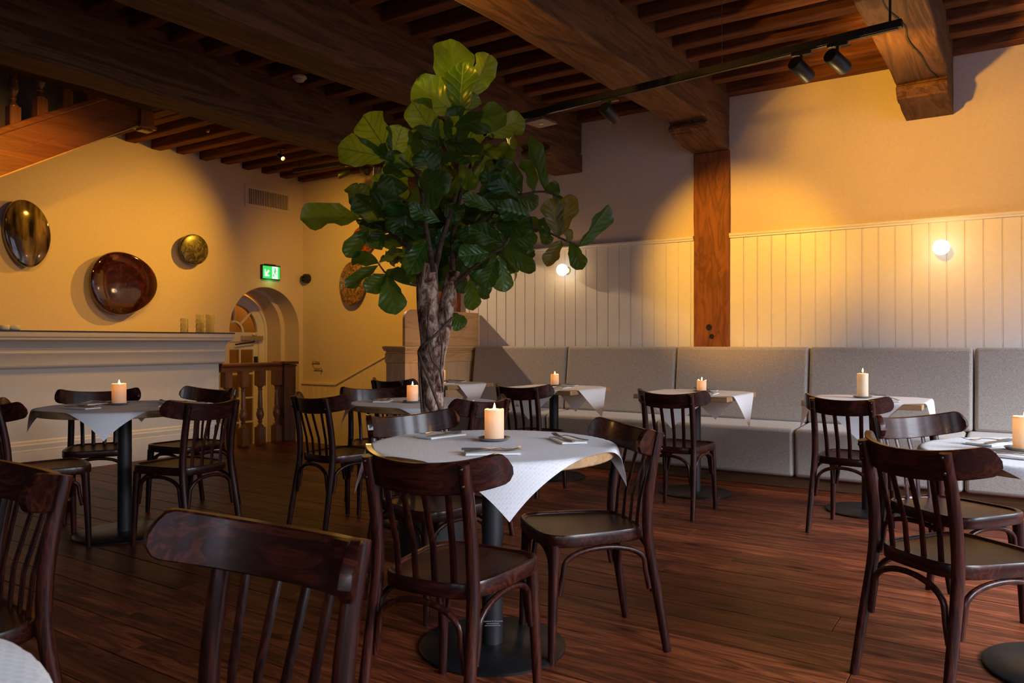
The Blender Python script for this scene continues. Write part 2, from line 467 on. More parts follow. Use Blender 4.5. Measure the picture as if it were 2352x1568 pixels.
# ------------------------------------------------------------------ mesh helpers
class MB:
    def __init__(s):
        s.v = []; s.f = []; s.uv = None

    def box(s, x0, x1, y0, y1, z0, z1):
        i = len(s.v)
        s.v += [(x0, y0, z0), (x1, y0, z0), (x1, y1, z0), (x0, y1, z0), (x0, y0, z1), (x1, y0, z1), (x1, y1, z1), (x0, y1, z1)]
        s.f += [(i, i + 3, i + 2, i + 1), (i + 4, i + 5, i + 6, i + 7), (i, i + 1, i + 5, i + 4), (i + 1, i + 2, i + 6, i + 5),
                (i + 2, i + 3, i + 7, i + 6), (i + 3, i, i + 4, i + 7)]
        return s

    def tube(s, pts, rad, n=10, cap=True, flat=None):
        """swept tube; rad a number or list; flat=(a,b) scales the section along its two frame axes"""
        pts = [Vector(p) for p in pts]
        if isinstance(rad, (int, float)): rad = [rad] * len(pts)
        i0 = len(s.v)
        t0 = (pts[1] - pts[0]).normalized()
        ref = Vector((0, 0, 1)) if abs(t0.z) < 0.9 else Vector((1, 0, 0))
        u = t0.cross(ref).normalized()
        for k, p in enumerate(pts):
            if k == 0: t = t0
            elif k == len(pts) - 1: t = (pts[k] - pts[k - 1]).normalized()
            else: t = ((pts[k + 1] - p).normalized() + (p - pts[k - 1]).normalized()).normalized()
            u = (u - t * u.dot(t)).normalized()
            w = t.cross(u)
            fa, fb = flat or (1, 1)
            for j in range(n):
                a = 2 * PI * j / n
                q = p + u * (math.cos(a) * rad[k] * fa) + w * (math.sin(a) * rad[k] * fb)
                s.v.append(tuple(q))
        for k in range(len(pts) - 1):
            for j in range(n):
                a = i0 + k * n + j; bq = i0 + k * n + (j + 1) % n
                s.f.append((a, bq, bq + n, a + n))
        if cap:
            s.f.append(tuple(i0 + j for j in reversed(range(n))))
            e = i0 + (len(pts) - 1) * n
            s.f.append(tuple(e + j for j in range(n)))
        return s

    def lathe(s, prof, n=24, c=(0, 0, 0), axis='z', capb=True, capt=True):
        i0 = len(s.v)
        for r, z in prof:
            for j in range(n):
                a = 2 * PI * j / n
                x, y = r * math.cos(a), r * math.sin(a)
                p = (x, y, z) if axis == 'z' else ((z, x, y) if axis == 'x' else (x, z, y))
                s.v.append((c[0] + p[0], c[1] + p[1], c[2] + p[2]))
        for k in range(len(prof) - 1):
            for j in range(n):
                a = i0 + k * n + j; bq = i0 + k * n + (j + 1) % n
                s.f.append((a, bq, bq + n, a + n))
        if capb: s.f.append(tuple(i0 + j for j in reversed(range(n))))
        if capt:
            e = i0 + (len(prof) - 1) * n
            s.f.append(tuple(e + j for j in range(n)))
        return s

    def prism(s, pts, z0, z1, plane='xy'):
        """extrude a polygon given in a plane"""
        i = len(s.v); n = len(pts)

        def P(a, bq, h):
            return (a, bq, h) if plane == 'xy' else ((h, a, bq) if plane == 'yz' else (a, h, bq))
        for h in (z0, z1):
            for a, bq in pts: s.v.append(P(a, bq, h))
        s.f.append(tuple(i + j for j in reversed(range(n))))
        s.f.append(tuple(i + n + j for j in range(n)))
        for j in range(n):
            k = (j + 1) % n
            s.f.append((i + j, i + k, i + n + k, i + n + j))
        return s

    def rings(s, rings, cap0=True, cap1=True):
        i0 = len(s.v); n = len(rings[0])
        for r in rings: s.v += [tuple(p) for p in r]
        for k in range(len(rings) - 1):
            for j in range(n):
                a = i0 + k * n + j; bq = i0 + k * n + (j + 1) % n
                s.f.append((a, bq, bq + n, a + n))
        if cap0: s.f.append(tuple(i0 + j for j in reversed(range(n))))
        if cap1:
            e = i0 + (len(rings) - 1) * n
            s.f.append(tuple(e + j for j in range(n)))
        return s

    def mesh(s, name, mat, smooth=35, uv=None):
        me = bpy.data.meshes.new(name)
        me.from_pydata(s.v, [], s.f)
        bm = bmesh.new(); bm.from_mesh(me)
        bmesh.ops.recalc_face_normals(bm, faces=bm.faces)
        bm.to_mesh(me); bm.free()
        if mat: me.materials.append(MT[mat] if isinstance(mat, str) else mat)
        if smooth:
            me.polygons.foreach_set('use_smooth', [True] * len(me.polygons))
            if smooth < 180: me.set_sharp_from_angle(angle=math.radians(smooth))
        return me

    def build(s, name, mat, parent=None, smooth=35, bevel=0.0, seg=2):
        o = bpy.data.objects.new(name, s.mesh(name, mat, smooth))
        C.objects.link(o)
        if parent: o.parent = parent
        if bevel:
            md = o.modifiers.new('bevel', 'BEVEL'); md.width = bevel; md.segments = seg; md.limit_method = 'ANGLE'
            md.angle_limit = math.radians(40); md.harden_normals = False
        return o


def tag(o, label=None, cat=None, group=None, kind=None):
    if label: o['label'] = label
    if cat: o['category'] = cat
    if group: o['group'] = group
    if kind: o['kind'] = kind
    return o


def thing(name, label, cat, loc=(0, 0, 0), rz=0.0, group=None):
    o = bpy.data.objects.new(name, None)
    o.empty_display_size = 0.05
    C.objects.link(o)
    o.location = loc; o.rotation_euler = (0, 0, rz)
    return tag(o, label, cat, group)


def dup(o, parent=None):
    c = o.copy()
    C.objects.link(c)
    if parent: c.parent = parent
    for ch in list(o.children):
        dup(ch, c)
    return c


def struct(o):
    o['kind'] = 'structure'
    return o


def text_mesh(s, name, body, size, mat, parent, M, extrude=0.0004, align='LEFT'):
    cu = bpy.data.curves.new('txt', 'FONT')
    cu.body = body; cu.size = size; cu.extrude = extrude; cu.align_x = align
    tmp = bpy.data.objects.new('txt', cu)
    C.objects.link(tmp)
    dg = bpy.context.evaluated_depsgraph_get()
    me = bpy.data.meshes.new_from_object(tmp.evaluated_get(dg))
    bpy.data.objects.remove(tmp)
    me.materials.clear(); me.materials.append(MT[mat])
    o = bpy.data.objects.new(name, me)
    C.objects.link(o)
    o.parent = parent
    o.matrix_local = M
    return o


def curve_pts(ctrl, n=6):
    """Catmull-Rom through control points"""
    P = [Vector(p) for p in ctrl]
    P = [P[0] * 2 - P[1]] + P + [P[-1] * 2 - P[-2]]
    out = []
    for i in range(1, len(P) - 2):
        for k in range(n):
            t = k / n
            a, bq, c, d = P[i - 1], P[i], P[i + 1], P[i + 2]
            out.append(0.5 * ((2 * bq) + (c - a) * t + (2 * a - 5 * bq + 4 * c - d) * t * t + (3 * bq - a - 3 * c + d) * t ** 3))
    out.append(P[-2])
    return out


# ------------------------------------------------------------------ the room shell
XL = -8.37         # left wall face
YB = 6.95          # panelled back wall face
YS = 7.38          # stair-hall wall face
BB = 2.99          # beam underside
JB = 3.41          # joist underside
CT = 3.60          # ceiling board underside
LAND = -0.85       # landing by the arched door
TOP = 6.0

# floor
fl = MB()
fl.box(-7.28, RX, FY, 6.16, -0.12, -0.022)
fl.box(-5.6, RX, 6.16, YB, -0.12, -0.022)
fl.box(XL, -7.28, FY, 3.45, -0.12, -0.022)
floor = struct(fl.build('floor', 'floor_gap', smooth=0))
random.seed(3)
prow = {}
PW = 0.19
y = -0.9
pl_rows = 0
while y < 6.93:
    x0 = -7.28 if y < 6.05 else -5.58
    x = x0 - random.uniform(0, 1.6)
    while x < RX - 0.05:
        ln = random.uniform(1.7, 3.6)
        a = max(x, x0); bq = min(x + ln, RX)
        if bq - a > 0.12:
            key = None
            hw = (bq - a) / 2 - 0.0012
            mb = MB(); mb.box(-hw, hw, -PW / 2 + 0.0022, PW / 2 - 0.0022, -0.022, 0.0)
            o = mb.build('plank', 'floor', floor, smooth=0, bevel=0.0016, seg=1)
            o.location = ((a + bq) / 2, y + PW / 2, random.uniform(-0.0012, 0.0))
        x += ln
    y += PW

# landing below, and steps up along the stair-hall wall
ld = MB(); ld.box(XL - 0.9, -5.0, 3.4, YS + 0.3, LAND - 0.15, LAND)
struct(ld.build('floor_landing', 'floor', smooth=0))
sw = MB()
sw.box(-7.30, -7.28, 3.4, 6.16, LAND, -0.022)
sw.box(XL, -7.28, 3.4, 3.45, LAND - 0.1, -0.12)
sw.box(-7.28, -5.6, 6.14, 6.16, LAND, -0.022)
struct(sw.build('trim_floor_edge', 'dado_paint', smooth=0))
hs = thing('hall_steps', 'wooden steps rising along the stair hall wall behind the oak partition', 'stairs')
for k in range(6):
    mb = MB(); mb.box(-7.55 + k * 0.28, -7.27 + k * 0.28, 6.2, YS - 0.025, LAND, LAND + 0.17 * (k + 1) - 0.35)
    if k >= 2: mb.build('step', 'mahog_y', hs, smooth=0, bevel=0.004)

# left wall with the arch cut out of it
AY, AR, ASP = 6.745, 0.568, 1.33
pts = [(-3.4, LAND), (AY - AR, LAND), (AY - AR, ASP)]
for k in range(1, 24):
    a = PI - PI * k / 24
    pts.append((AY + AR * math.cos(a), ASP + AR * math.sin(a)))
pts += [(AY + AR, ASP), (AY + AR, LAND), (YS + 0.4, LAND), (YS + 0.4, TOP), (-3.4, TOP)]
mb = MB(); mb.prism(pts, XL, XL - 0.30, 'yz')
wl = struct(mb.build('wall_left', 'plaster', smooth=20))
# deeper, wider part of the reveal
pts = [(5.2, LAND), (AY - AR - 0.1, LAND), (AY - AR - 0.1, ASP)]
r2 = AR - 0.03
for k in range(0, 25):
    a = PI - PI * k / 24
    pts.append((AY - 0.04 + r2 * math.cos(a), ASP + r2 * math.sin(a)))
pts += [(AY - 0.04 + r2, LAND), (YS + 0.4, LAND), (YS + 0.4, 2.6), (5.2, 2.6)]
mb = MB(); mb.prism(pts, XL - 0.30, XL - 0.62, 'yz')
struct(mb.build('wall_left_reveal', 'plaster', smooth=20))

# stair-hall wall
mb = MB(); mb.box(XL - 0.3, -5.27, YS, YS + 0.3, LAND, TOP)
ws = struct(mb.build('wall_stairhall', 'plaster', smooth=0))


def dado_h(x):
    return 0.575 if x < -7.70 else 0.575 + (x + 7.70) * 0.43


x = XL + 0.006
while x < -5.3:
    x1 = min(x + 0.115, -5.3)
    mb = MB()
    mb.prism([(x + 0.0015, LAND), (x1 - 0.0015, LAND), (x1 - 0.0015, dado_h(x1)), (x + 0.0015, dado_h(x))], YS, YS - 0.016, 'xz')
    mb.build('board', 'dado_paint', ws, smooth=0, bevel=0.003, seg=1)
    x = x1
mb = MB()
for (a, bq) in (((XL, dado_h(-8)), (-7.70, 0.575)), ((-7.70, 0.575), (-5.3, dado_h(-5.3)))):
    mb.prism([(a[0], a[1]), (bq[0], bq[1]), (bq[0], bq[1] + 0.035), (a[0], a[1] + 0.035)], YS, YS - 0.035, 'xz')
mb.build('dado_rail', 'dado_paint', ws, smooth=0, bevel=0.006)

# back wall, its planking, cap and the standing timbers
mb = MB(); mb.box(-5.30, RX + 0.3, YB + 0.02, YB + 0.35, -0.12, 3.75)
mb.box(-5.60, -5.30, YB + 0.02, YS, -0.12, 3.75)
wb = struct(mb.build('wall_back', 'plaster', smooth=0))
POSTS = [(-5.60, -5.27), (-2.52, -2.18)]
x = -5.27
base_me = {}
while x < RX - 0.01:
    x1 = min(x + 0.1235, RX)
    if -2.52 < x < -2.18: x = -2.18; continue
    if x < -2.52 and x1 > -2.52: x1 = -2.52
    w = round(x1 - x, 4)
    if w not in base_me:
        mb = MB()
        # board with a bead along one edge
        prof = [(0.0, 0.0), (0.0, -0.011), (0.003, -0.0155), (0.006, -0.0125), (0.008, -0.0125), (0.011, -0.016), (w - 0.002, -0.016), (w - 0.0005, -0.013), (w - 0.0005, 0.0)]
        mb.prism(prof, 0.10, 2.128, 'xy')
        base_me[w] = mb.mesh('board', 'white_paint', 25)
    o = bpy.data.objects.new('board', base_me[w])
    C.objects.link(o); o.parent = wb
    o.location = (x, YB + 0.02, 0)
    x = x1
for a, bq in ((-5.27, -2.52), (-2.18, RX)):
    mb = MB()
    prof = [(YB + 0.02, 2.115), (YB - 0.012, 2.115), (YB - 0.012, 2.128), (YB - 0.022, 2.135), (YB - 0.024, 2.150), (YB - 0.012, 2.160), (YB + 0.02, 2.160)]
    mb.prism(prof, a, bq, 'yz')
    mb.build('cap_rail', 'white_paint', wb, smooth=25)


def hewn(name, x0, x1, y0, y1, z0, z1, mat, parent, axis, amp=0.006, cuts=26, rise=0.0):
    """squared timber with an uneven, adzed face"""
    n = cuts
    mb = MB()
    lo, hi = ((y0, y1) if axis == 'y' else ((z0, z1) if axis == 'z' else (x0, x1)))
    rings = []
    for k in range(n + 1):
        t = lo + (hi - lo) * k / n
        z0k = z0 + rise * max(0.0, min(1.0, (t - 3.0) / 3.95))
        if axis == 'y': cc = [(x0, z0k), ((x0 + x1) / 2, z0k), (x1, z0k), (x1, (z0k + z1) / 2), (x1, z1), (x0, z1), (x0, (z0k + z1) / 2)]
        elif axis == 'z': cc = [(x0, y0), ((x0 + x1) / 2, y0), (x1, y0), (x1, (y0 + y1) / 2), (x1, y1), (x0, y1), (x0, (y0 + y1) / 2)]
        else: cc = [(y0, z0), ((y0 + y1) / 2, z0), (y1, z0), (y1, (z0 + z1) / 2), (y1, z1), (y0, z1), (y0, (z0 + z1) / 2)]
        ring = []
        for j, (a, bq) in enumerate(cc):
            q = Vector((a * 3.1 + 11, bq * 3.7, t * 2.3))
            d1 = noise.noise(q) * amp * 1.4 + noise.noise(q * 4) * amp * 0.6
            d2 = noise.noise(q + Vector((9, 3, 5))) * amp * 1.4 + noise.noise(q * 4 + Vector((4, 4, 1))) * amp * 0.6
            a2, b2 = a + d1, bq + d2
            ring.append((a2, t, b2) if axis == 'y' else ((a2, b2, t) if axis == 'z' else (t, a2, b2)))
        rings.append(ring)
    mb.rings(rings)
    return mb.build(name, mat, parent, smooth=40, bevel=0.012, seg=2)


hewn('post', -2.52, -2.18, YB - 0.012, YB + 0.05, 0.0, 2.93, 'post', wb, 'z', 0.004, 30)
hewn('post', -5.60, -5.27, YB - 0.05, YB + 0.02, 0.0, 2.62, 'post', wb, 'z', 0.004, 24)
# old peg holes in the standing timber
for (hx, hz, hr) in ((-2.37, 1.30, 0.020), (-2.345, 1.215, 0.016)):
    mb = MB(); mb.lathe([(hr * 1.5, 0.0), (hr * 1.25, -0.006), (hr, -0.004), (hr * 0.9, 0.004)], 12, (0, 0, 0), 'y')
    o = mb.build('peg_hole', 'dark', wb); o.location = (hx, YB - 0.013, hz)

# window walls out of the frame (they let in the daylight)


def window_wall(name, spans, lo, hi, along, face, depth, top):
    mb = MB()

    def bx(a, bq, z0, z1):
        d0, d1 = (face, face + depth) if depth > 0 else (face + depth, face)
        if along == 'y': mb.box(d0, d1, a, bq, z0, z1)
        else: mb.box(a, bq, d0, d1, z0, z1)
    cur = lo
    for a, bq in spans:
        bx(cur, a, -0.12, top); bx(a, bq, -0.12, SILL); bx(a, bq, HEAD, top); cur = bq
    bx(cur, hi, -0.12, top)
    w = struct(mb.build(name, 'plaster', smooth=0))
    k = 1
    return w


window_wall('wall_right', WIN_R, FY - 0.3, YB + 0.3, 'y', RX, 0.35, 3.75)
window_wall('wall_front', WIN_F, XL - 0.3, RX + 0.3, 'x', FY, -0.35, 3.75)
wn = 1
for a, bq in WIN_R:
    mb = MB(); d = RX + 0.02
    for (u0, u1) in ((a, a + 0.07), (bq - 0.07, bq), ((a + bq) / 2 - 0.03, (a + bq) / 2 + 0.03)):
        mb.box(d, d + 0.06, u0, u1, SILL, HEAD)
    for (z0, z1) in ((SILL, SILL + 0.07), (HEAD - 0.07, HEAD), (1.95, 2.01)):
        mb.box(d, d + 0.06, a, bq, z0, z1)
    struct(mb.build('window_%d' % wn, 'white_paint', smooth=0)); wn += 1
for a, bq in WIN_F:
    mb = MB(); d = FY - 0.08
    for (u0, u1) in ((a, a + 0.07), (bq - 0.07, bq), ((a + bq) / 2 - 0.03, (a + bq) / 2 + 0.03)):
        mb.box(u0, u1, d, d + 0.06, SILL, HEAD)
    for (z0, z1) in ((SILL, SILL + 0.07), (HEAD - 0.07, HEAD), (1.95, 2.01)):
        mb.box(a, bq, d, d + 0.06, z0, z1)
    struct(mb.build('window_%d' % wn, 'white_paint', smooth=0)); wn += 1

# ceiling: boards, joists, beams, corbels
SX0, SX1, SY1 = XL, -6.95, 4.28         # stair opening
mb = MB()
mb.box(SX1, RX, FY, YB + 0.02, CT, CT + 0.12)
mb.box(XL, SX1, SY1, YS, CT, CT + 0.12)
mb.box(SX1, -5.27, YB, YS, CT, CT + 0.12)
ceil = struct(mb.build('ceiling', 'ceil_board', smooth=0))
# closed well above the stair
mb = MB()
mb.box(SX1, SX1 + 0.12, FY, SY1 + 0.1, CT + 0.12, TOP)
mb.box(XL, SX1, SY1, SY1 + 0.12, CT + 0.12, TOP)
mb.box(XL - 0.3, SX1 + 0.12, FY - 0.3, SY1 + 0.12, TOP, TOP + 0.1)
mb.box(XL - 0.3, SX1 + 0.12, FY - 0.3, FY, 3.75, TOP)
struct(mb.build('wall_stairwell', 'grey_wall', smooth=0))
BEAMS = [(-5.60, -5.27), (-4.04, -3.71), (-2.52, -2.18), (-0.74, -0.40)]
beams = []
for (a, bq) in BEAMS:
    yend = YS if a < -5 else YB
    beams.append(hewn('beam', a, bq, FY, yend + 0.0, BB, CT, 'beam', ceil, 'y', 0.008, 60, 0.10 if a > -5 else 0.0))
# corbels: moulded nose, then a sloped block down to the wall
CORB = [(1.045, 0.0), (0.62, 0.0)]


def corbel(a, bq, y0, y1, zb, parent, zt=None):
    zt = BB + 0.005 if zt is None else zt
    h = zt - zb
    L = y1 - y0
    prof = [(y1, zt), (y0, zt), (y0 - 0.012, zt - 0.022), (y0 + 0.022, zt - 0.040), (y0 + 0.018, zt - 0.050), (y0 - 0.010, zt - 0.062), (y0 - 0.018, zt - 0.090),
            (y0 + 0.002, zt - 0.112), (y0 + 0.050, zt - 0.118), (y0 + 0.052, zt - 0.128), (y0 + 0.12, zt - 0.136), (y0 + 0.22, zb + 0.022), (y0 + 0.30, zb + 0.004), (y0 + 0.36, zb), (y1, zb)]
    kz = min(1.0, h / 0.175)
    prof = [(p[0], zt + (p[1] - zt) * kz if p[1] > zb + 0.03 else p[1]) for p in prof]
    mb = MB(); mb.prism([(p[0], p[1]) for p in prof], a + 0.003, bq - 0.003, 'yz')
    return mb.build('corbel', 'beam', parent, smooth=30, bevel=0.006)


corbel(-2.52, -2.18, 6.32, YB, 2.93, beams[2], BB + 0.10)
corbel(-0.74, -0.40, 6.32, YB + 0.02, 2.96, beams[3], BB + 0.115)
corbel(-4.04, -3.71, 6.32, YB + 0.02, 2.905, beams[1], BB + 0.10)
mb = MB()
mb.prism([(5.86, BB + 0.005), (5.86, 2.80), (6.02, 2.74), (6.43, 2.59), (6.75, 2.2), (6.90, 1.9), (YB, 1.9), (YB, BB + 0.005)], -5.58, -5.29, 'yz')
mb.build('corbel', 'beam', beams[0], smooth=30, bevel=0.008)
# split along the underside of the right-hand beam
ck = [(-0.62, 3.0), (-0.60, 3.9), (-0.585, 4.3), (-0.60, 4.7), (-0.545, 5.1), (-0.56, 5.35), (-0.52, 5.7), (-0.50, 6.05), (-0.47, 6.3)]
mb = MB()
cp = curve_pts([(p[0], p[1], BB - 0.004 + 0.10 * max(0.0, (p[1] - 3.0) / 3.95)) for p in ck], 6)
for i in range(len(cp) - 1):
    for (p, q) in ((cp[i], cp[i + 1]),):
        w0 = 0.004 + 0.005 * abs(noise.noise(p * 5)); w1 = 0.004 + 0.005 * abs(noise.noise(q * 5))
        j0 = 0.006 * noise.noise(p * 14); j1 = 0.006 * noise.noise(q * 14)
        k = len(mb.v)
        mb.v += [(p.x - w0 + j0, p.y, p.z), (p.x + w0 + j0, p.y, p.z), (q.x + w1 + j1, q.y, q.z), (q.x - w1 + j1, q.y, q.z),
                 (p.x + j0, p.y, p.z + 0.02), (q.x + j1, q.y, q.z + 0.02)]
        mb.f += [(k, k + 1, k + 2, k + 3), (k, k + 3, k + 5, k + 4), (k + 1, k + 4, k + 5, k + 2)]
mb.build('crack', 'dark', beams[3], smooth=0)
mb = MB(); mb.lathe([(0.03, 0.0), (0.02, 0.012), (0.004, 0.018)], 12); o = mb.build('knot', 'dark', beams[3]); o.location = (-0.6, 4.05, BB + 0.016)

# joists
random.seed(11)
BAYS = [(-8.37, -5.60, SY1, YS), (-6.95, -5.60, FY, SY1 - 0.1), (-5.27, -4.04, FY, YB), (-3.71, -2.52, FY, YB), (-2.18, -0.74, FY, YB), (-0.40, RX, FY, YB)]
for bi, (xa, xb, ya, yb) in enumerate(BAYS):
    yj = 6.83 if bi >= 2 else (7.35 if bi == 0 else 4.0)
    first = True
    while yj > max(ya, 0.6):
        w = random.uniform(0.105, 0.125)
        if bi >= 2 and first: y1 = YB + 0.015
        else: y1 = yj + w / 2
        dz = random.uniform(-0.012, 0.012)
        if bi == 1 and yj < 0.6: break
        hewn('joist', xa - 0.01, xb + 0.01, y1 - w, y1, JB + dz, CT + 0.002, 'beam_x', ceil, 'x', 0.004, 10)
        yj -= 0.31 if bi else 0.31
        first = False
hewn('trimmer', XL + 0.002, -5.6, SY1, SY1 + 0.14, JB - 0.03, CT, 'beam_x', ceil, 'x', 0.004, 12)
hewn('trimmer', -6.97, -6.83, FY, SY1 + 0.02, JB - 0.02, CT, 'beam', ceil, 'y', 0.004, 20)

# ------------------------------------------------------------------ vestibule behind the arched door, and the door
VX = XL - 0.62
mb = MB()
mb.box(VX - 1.3, VX - 1.2, 5.2, 7.75, LAND - 0.1, 2.7)
mb.box(VX - 1.3, VX, 5.1, 5.2, LAND, 2.6)
mb.box(VX - 1.3, VX, 7.65, 7.75, LAND, 2.6)
mb.box(VX - 1.3, XL - 0.3, 5.1, 7.75, 2.6, 2.7)
mb.box(VX - 1.3, XL - 0.3, 5.1, 7.75, LAND - 0.15, LAND - 0.02)
struct(mb.build('wall_vestibule', 'grey_wall', smooth=0))
d = bpy.data.lights.new('vestibule_lamp', 'POINT'); d.energy = 22; d.color = (1, 0.36, 0.05); d.shadow_soft_size = 0.1
o = bpy.data.objects.new('vestibule_lamp', d); o.location = (VX - 0.8, 7.3, 2.2); C.objects.link(o)

DYc, DZ = 6.70, 1.30
dx = VX + 0.02
door = MB()


def half_ring(mb, r0, r1, x0, x1, cy, cz, n=20):
    pts = []
    for k in range(n + 1):
        a = PI * k / n; pts.append((cy + r1 * math.cos(a), cz + r1 * math.sin(a)))
    for k in range(n + 1):
        a = PI - PI * k / n; pts.append((cy + r0 * math.cos(a), cz + r0 * math.sin(a)))
    # strip of quads
    i0 = len(mb.v)
    for x in (x0, x1):
        for p in pts: mb.v.append((x, p[0], p[1]))
    m = len(pts); h = n + 1
    for k in range(n):
        a, bq, c, d2 = k, k + 1, m - 2 - k, m - 1 - k
        mb.f.append((i0 + a, i0 + bq, i0 + c, i0 + d2))
        mb.f.append((i0 + m + a, i0 + m + d2, i0 + m + c, i0 + m + bq))
        mb.f.append((i0 + a, i0 + m + a, i0 + m + bq, i0 + bq))
        mb.f.append((i0 + c, i0 + m + c, i0 + m + d2, i0 + d2))
    mb.f.append((i0, i0 + m - 1, i0 + 2 * m - 1, i0 + m))
    mb.f.append((i0 + n, i0 + m + n, i0 + m + n + 1, i0 + n + 1))


mb = MB()
half_ring(mb, 0.385, 0.53, dx - 0.07, dx, DYc, DZ)
mb.box(dx - 0.07, dx, DYc - 0.53, DYc + 0.53, 1.17, DZ)
mb.box(dx - 0.07, dx, DYc - 0.53, DYc - 0.41, LAND, 1.17)
mb.box(dx - 0.07, dx, DYc + 0.41, DYc + 0.53, LAND, 1.17)
door = struct(mb.build('door_1', 'white_paint', smooth=30))
mb = MB(); half_ring(mb, 0.50, 0.53, dx, dx + 0.03, DYc, DZ); half_ring(mb, 0.53, 0.537, dx - 0.02, dx + 0.015, DYc, DZ)
mb.box(dx, dx + 0.03, DYc + 0.50, DYc + 0.53, LAND, DZ); mb.box(dx, dx + 0.03, DYc - 0.53, DYc - 0.50, LAND, DZ)
mb.build('moulding', 'white_paint', door, smooth=30)
mb = MB(); half_ring(mb, 0.135, 0.165, dx - 0.05, dx - 0.01, DYc, DZ)
mb.build('fan_hub', 'white_paint', door, smooth=30)
for a in (45, 90, 135):
    mb = MB(); mb.box(dx - 0.05, dx - 0.01, 0.16, 0.39, -0.012, 0.012)
    mb.v = [(p[0], p[1] * math.cos(math.radians(a)) - p[2] * math.sin(math.radians(a)), p[1] * math.sin(math.radians(a)) + p[2] * math.cos(math.radians(a))) for p in mb.v]
    o = mb.build('glazing_bar', 'white_paint', door, smooth=0); o.location = (0, DYc, DZ)
mb = MB()
i0 = 0
ptsf = [(DYc + 0.39 * math.cos(PI * k / 20), DZ + 0.39 * math.sin(PI * k / 20)) for k in range(21)]
mb.prism(ptsf, dx - 0.034, dx - 0.030, 'yz'); mb.build('pane', 'pane', door, smooth=0)
# leaf with its small panes
lf = MB()
lf.box(dx - 0.06, dx - 0.02, DYc - 0.405, DYc - 0.33, LAND + 0.02, 1.16)
lf.box(dx - 0.06, dx - 0.02, DYc + 0.33, DYc + 0.405, LAND + 0.02, 1.16)
lf.box(dx - 0.06, dx - 0.02, DYc - 0.33, DYc + 0.33, 1.06, 1.16)
lf.box(dx - 0.06, dx - 0.02, DYc - 0.33, DYc + 0.33, LAND + 0.02, LAND + 0.22)
leafo = lf.build('door_leaf', 'white_paint', door, smooth=0, bevel=0.004)
rows = [1.06 - 0.3383 * k for k in range(6)]
for yy in (-0.2, -0.06 + 0.0, 0.11):
    pass
for yy in (-0.11, 0.11):
    mb = MB(); mb.box(dx - 0.055, dx - 0.025, DYc + yy - 0.013, DYc + yy + 0.013, LAND + 0.22, 1.06)
    mb.build('glazing_bar', 'white_paint', leafo, smooth=0)
for z in rows[1:-1]:
    mb = MB(); mb.box(dx - 0.054, dx - 0.026, DYc - 0.33, DYc + 0.33, z - 0.012, z + 0.012)
    mb.build('glazing_bar', 'white_paint', leafo, smooth=0)
for r in range(len(rows) - 1):
    for cI in range(3):
        mb = MB(); mb.box(dx - 0.042, dx - 0.038, DYc - 0.33 + 0.22 * cI + 0.004, DYc - 0.11 + 0.22 * cI - 0.004, rows[r + 1] + 0.01, rows[r] - 0.01)
        mb.build('pane', 'pane', leafo, smooth=0)
mb = MB(); mb.box(dx - 0.02, dx + 0.01, DYc + 0.335, DYc + 0.385, 0.78, 0.96); mb.build('lock_case', 'black', leafo, smooth=0, bevel=0.004)
mb = MB(); mb.box(dx, dx + 0.06, DYc + 0.10, DYc + 0.44, 1.185, 1.25); mb.lathe([(0.03, 0), (0.03, 0.02), (0.012, 0.03)], 12, (dx + 0.03, DYc + 0.31, 1.25))
cl = mb.build('door_closer', 'chrome', door, smooth=30, bevel=0.006)
mb = MB(); mb.tube([(dx + 0.03, DYc + 0.31, 1.185), (dx + 0.05, DYc + 0.28, 1.165), (dx + 0.05, DYc - 0.02, 1.13)], 0.011, 8); mb.build('closer_arm', 'black', cl)

# ------------------------------------------------------------------ bar counter
BXF = -7.20
BY0, BY1 = 0.9, 5.20
bar = thing('bar_counter', 'long cream panelled bar counter with moulded cornice and thin black top', 'bar')


def sweep_prof(prof, y0, y1, xb):
    rings = []
    n = len(prof)
    for st in range(3):
        ring = []
        for dd, z in prof:
            if st == 0: ring.append((BXF + dd, y0, z))
            elif st == 1: ring.append((BXF + dd, y1 + dd, z))
            else: ring.append((xb, y1 + dd, z))
        rings.append(ring)
    return rings


def bar_part(name, prof, mat, y0=BY0, y1=BY1 - 0.02, xb=-7.78, smooth=50):
    mb = MB()
    prof = [(-0.3, prof[0][1])] + prof + [(-0.3, prof[-1][1])]
    rings = sweep_prof(prof, y0, y1, xb)
    i0 = len(mb.v); n = len(prof)
    for r in rings: mb.v += r
    for k in range(2):
        for j in range(n - 1):
            a = k * n + j
            mb.f.append((a, a + 1, a + n + 1, a + n))
    return mb.build(name, mat, bar, smooth=smooth)


bar_part('body_panel', [(0.0, 0.30), (0.0, 0.94)], 'bar_paint')
cv = [(0.045, 1.082), (0.045, 1.095)]
for k in range(0, 9):
    a = k / 8 * PI / 2
    cv.append((0.050 + 0.045 * (1 - math.cos(a)), 1.10 + 0.075 * math.sin(a)))
cor = [(0.0, 0.930), (0.020, 0.930), (0.034, 0.936), (0.042, 0.950), (0.045, 0.965), (0.045, 1.055), (0.049, 1.060), (0.049, 1.072), (0.045, 1.076)] + cv + \
      [(0.099, 1.178), (0.105, 1.184), (0.105, 1.205), (0.112, 1.208), (0.114, 1.214), (0.114, 1.252)]
bar_part('cornice', cor, 'bar_paint', smooth=40)
bar_part('base_moulding', [(0.0, 0.0), (0.030, 0.0), (0.030, 0.19), (0.026, 0.20), (0.026, 0.215), (0.020, 0.222), (0.020, 0.262), (0.012, 0.272), (0.010, 0.290), (0.0, 0.302)], 'bar_paint', smooth=25)
mb = MB(); mb.box(-7.80, BXF + 0.118, BY0, BY1 + 0.098, 1.252, 1.264); mb.build('counter_top', 'countertop', bar, smooth=0, bevel=0.002)
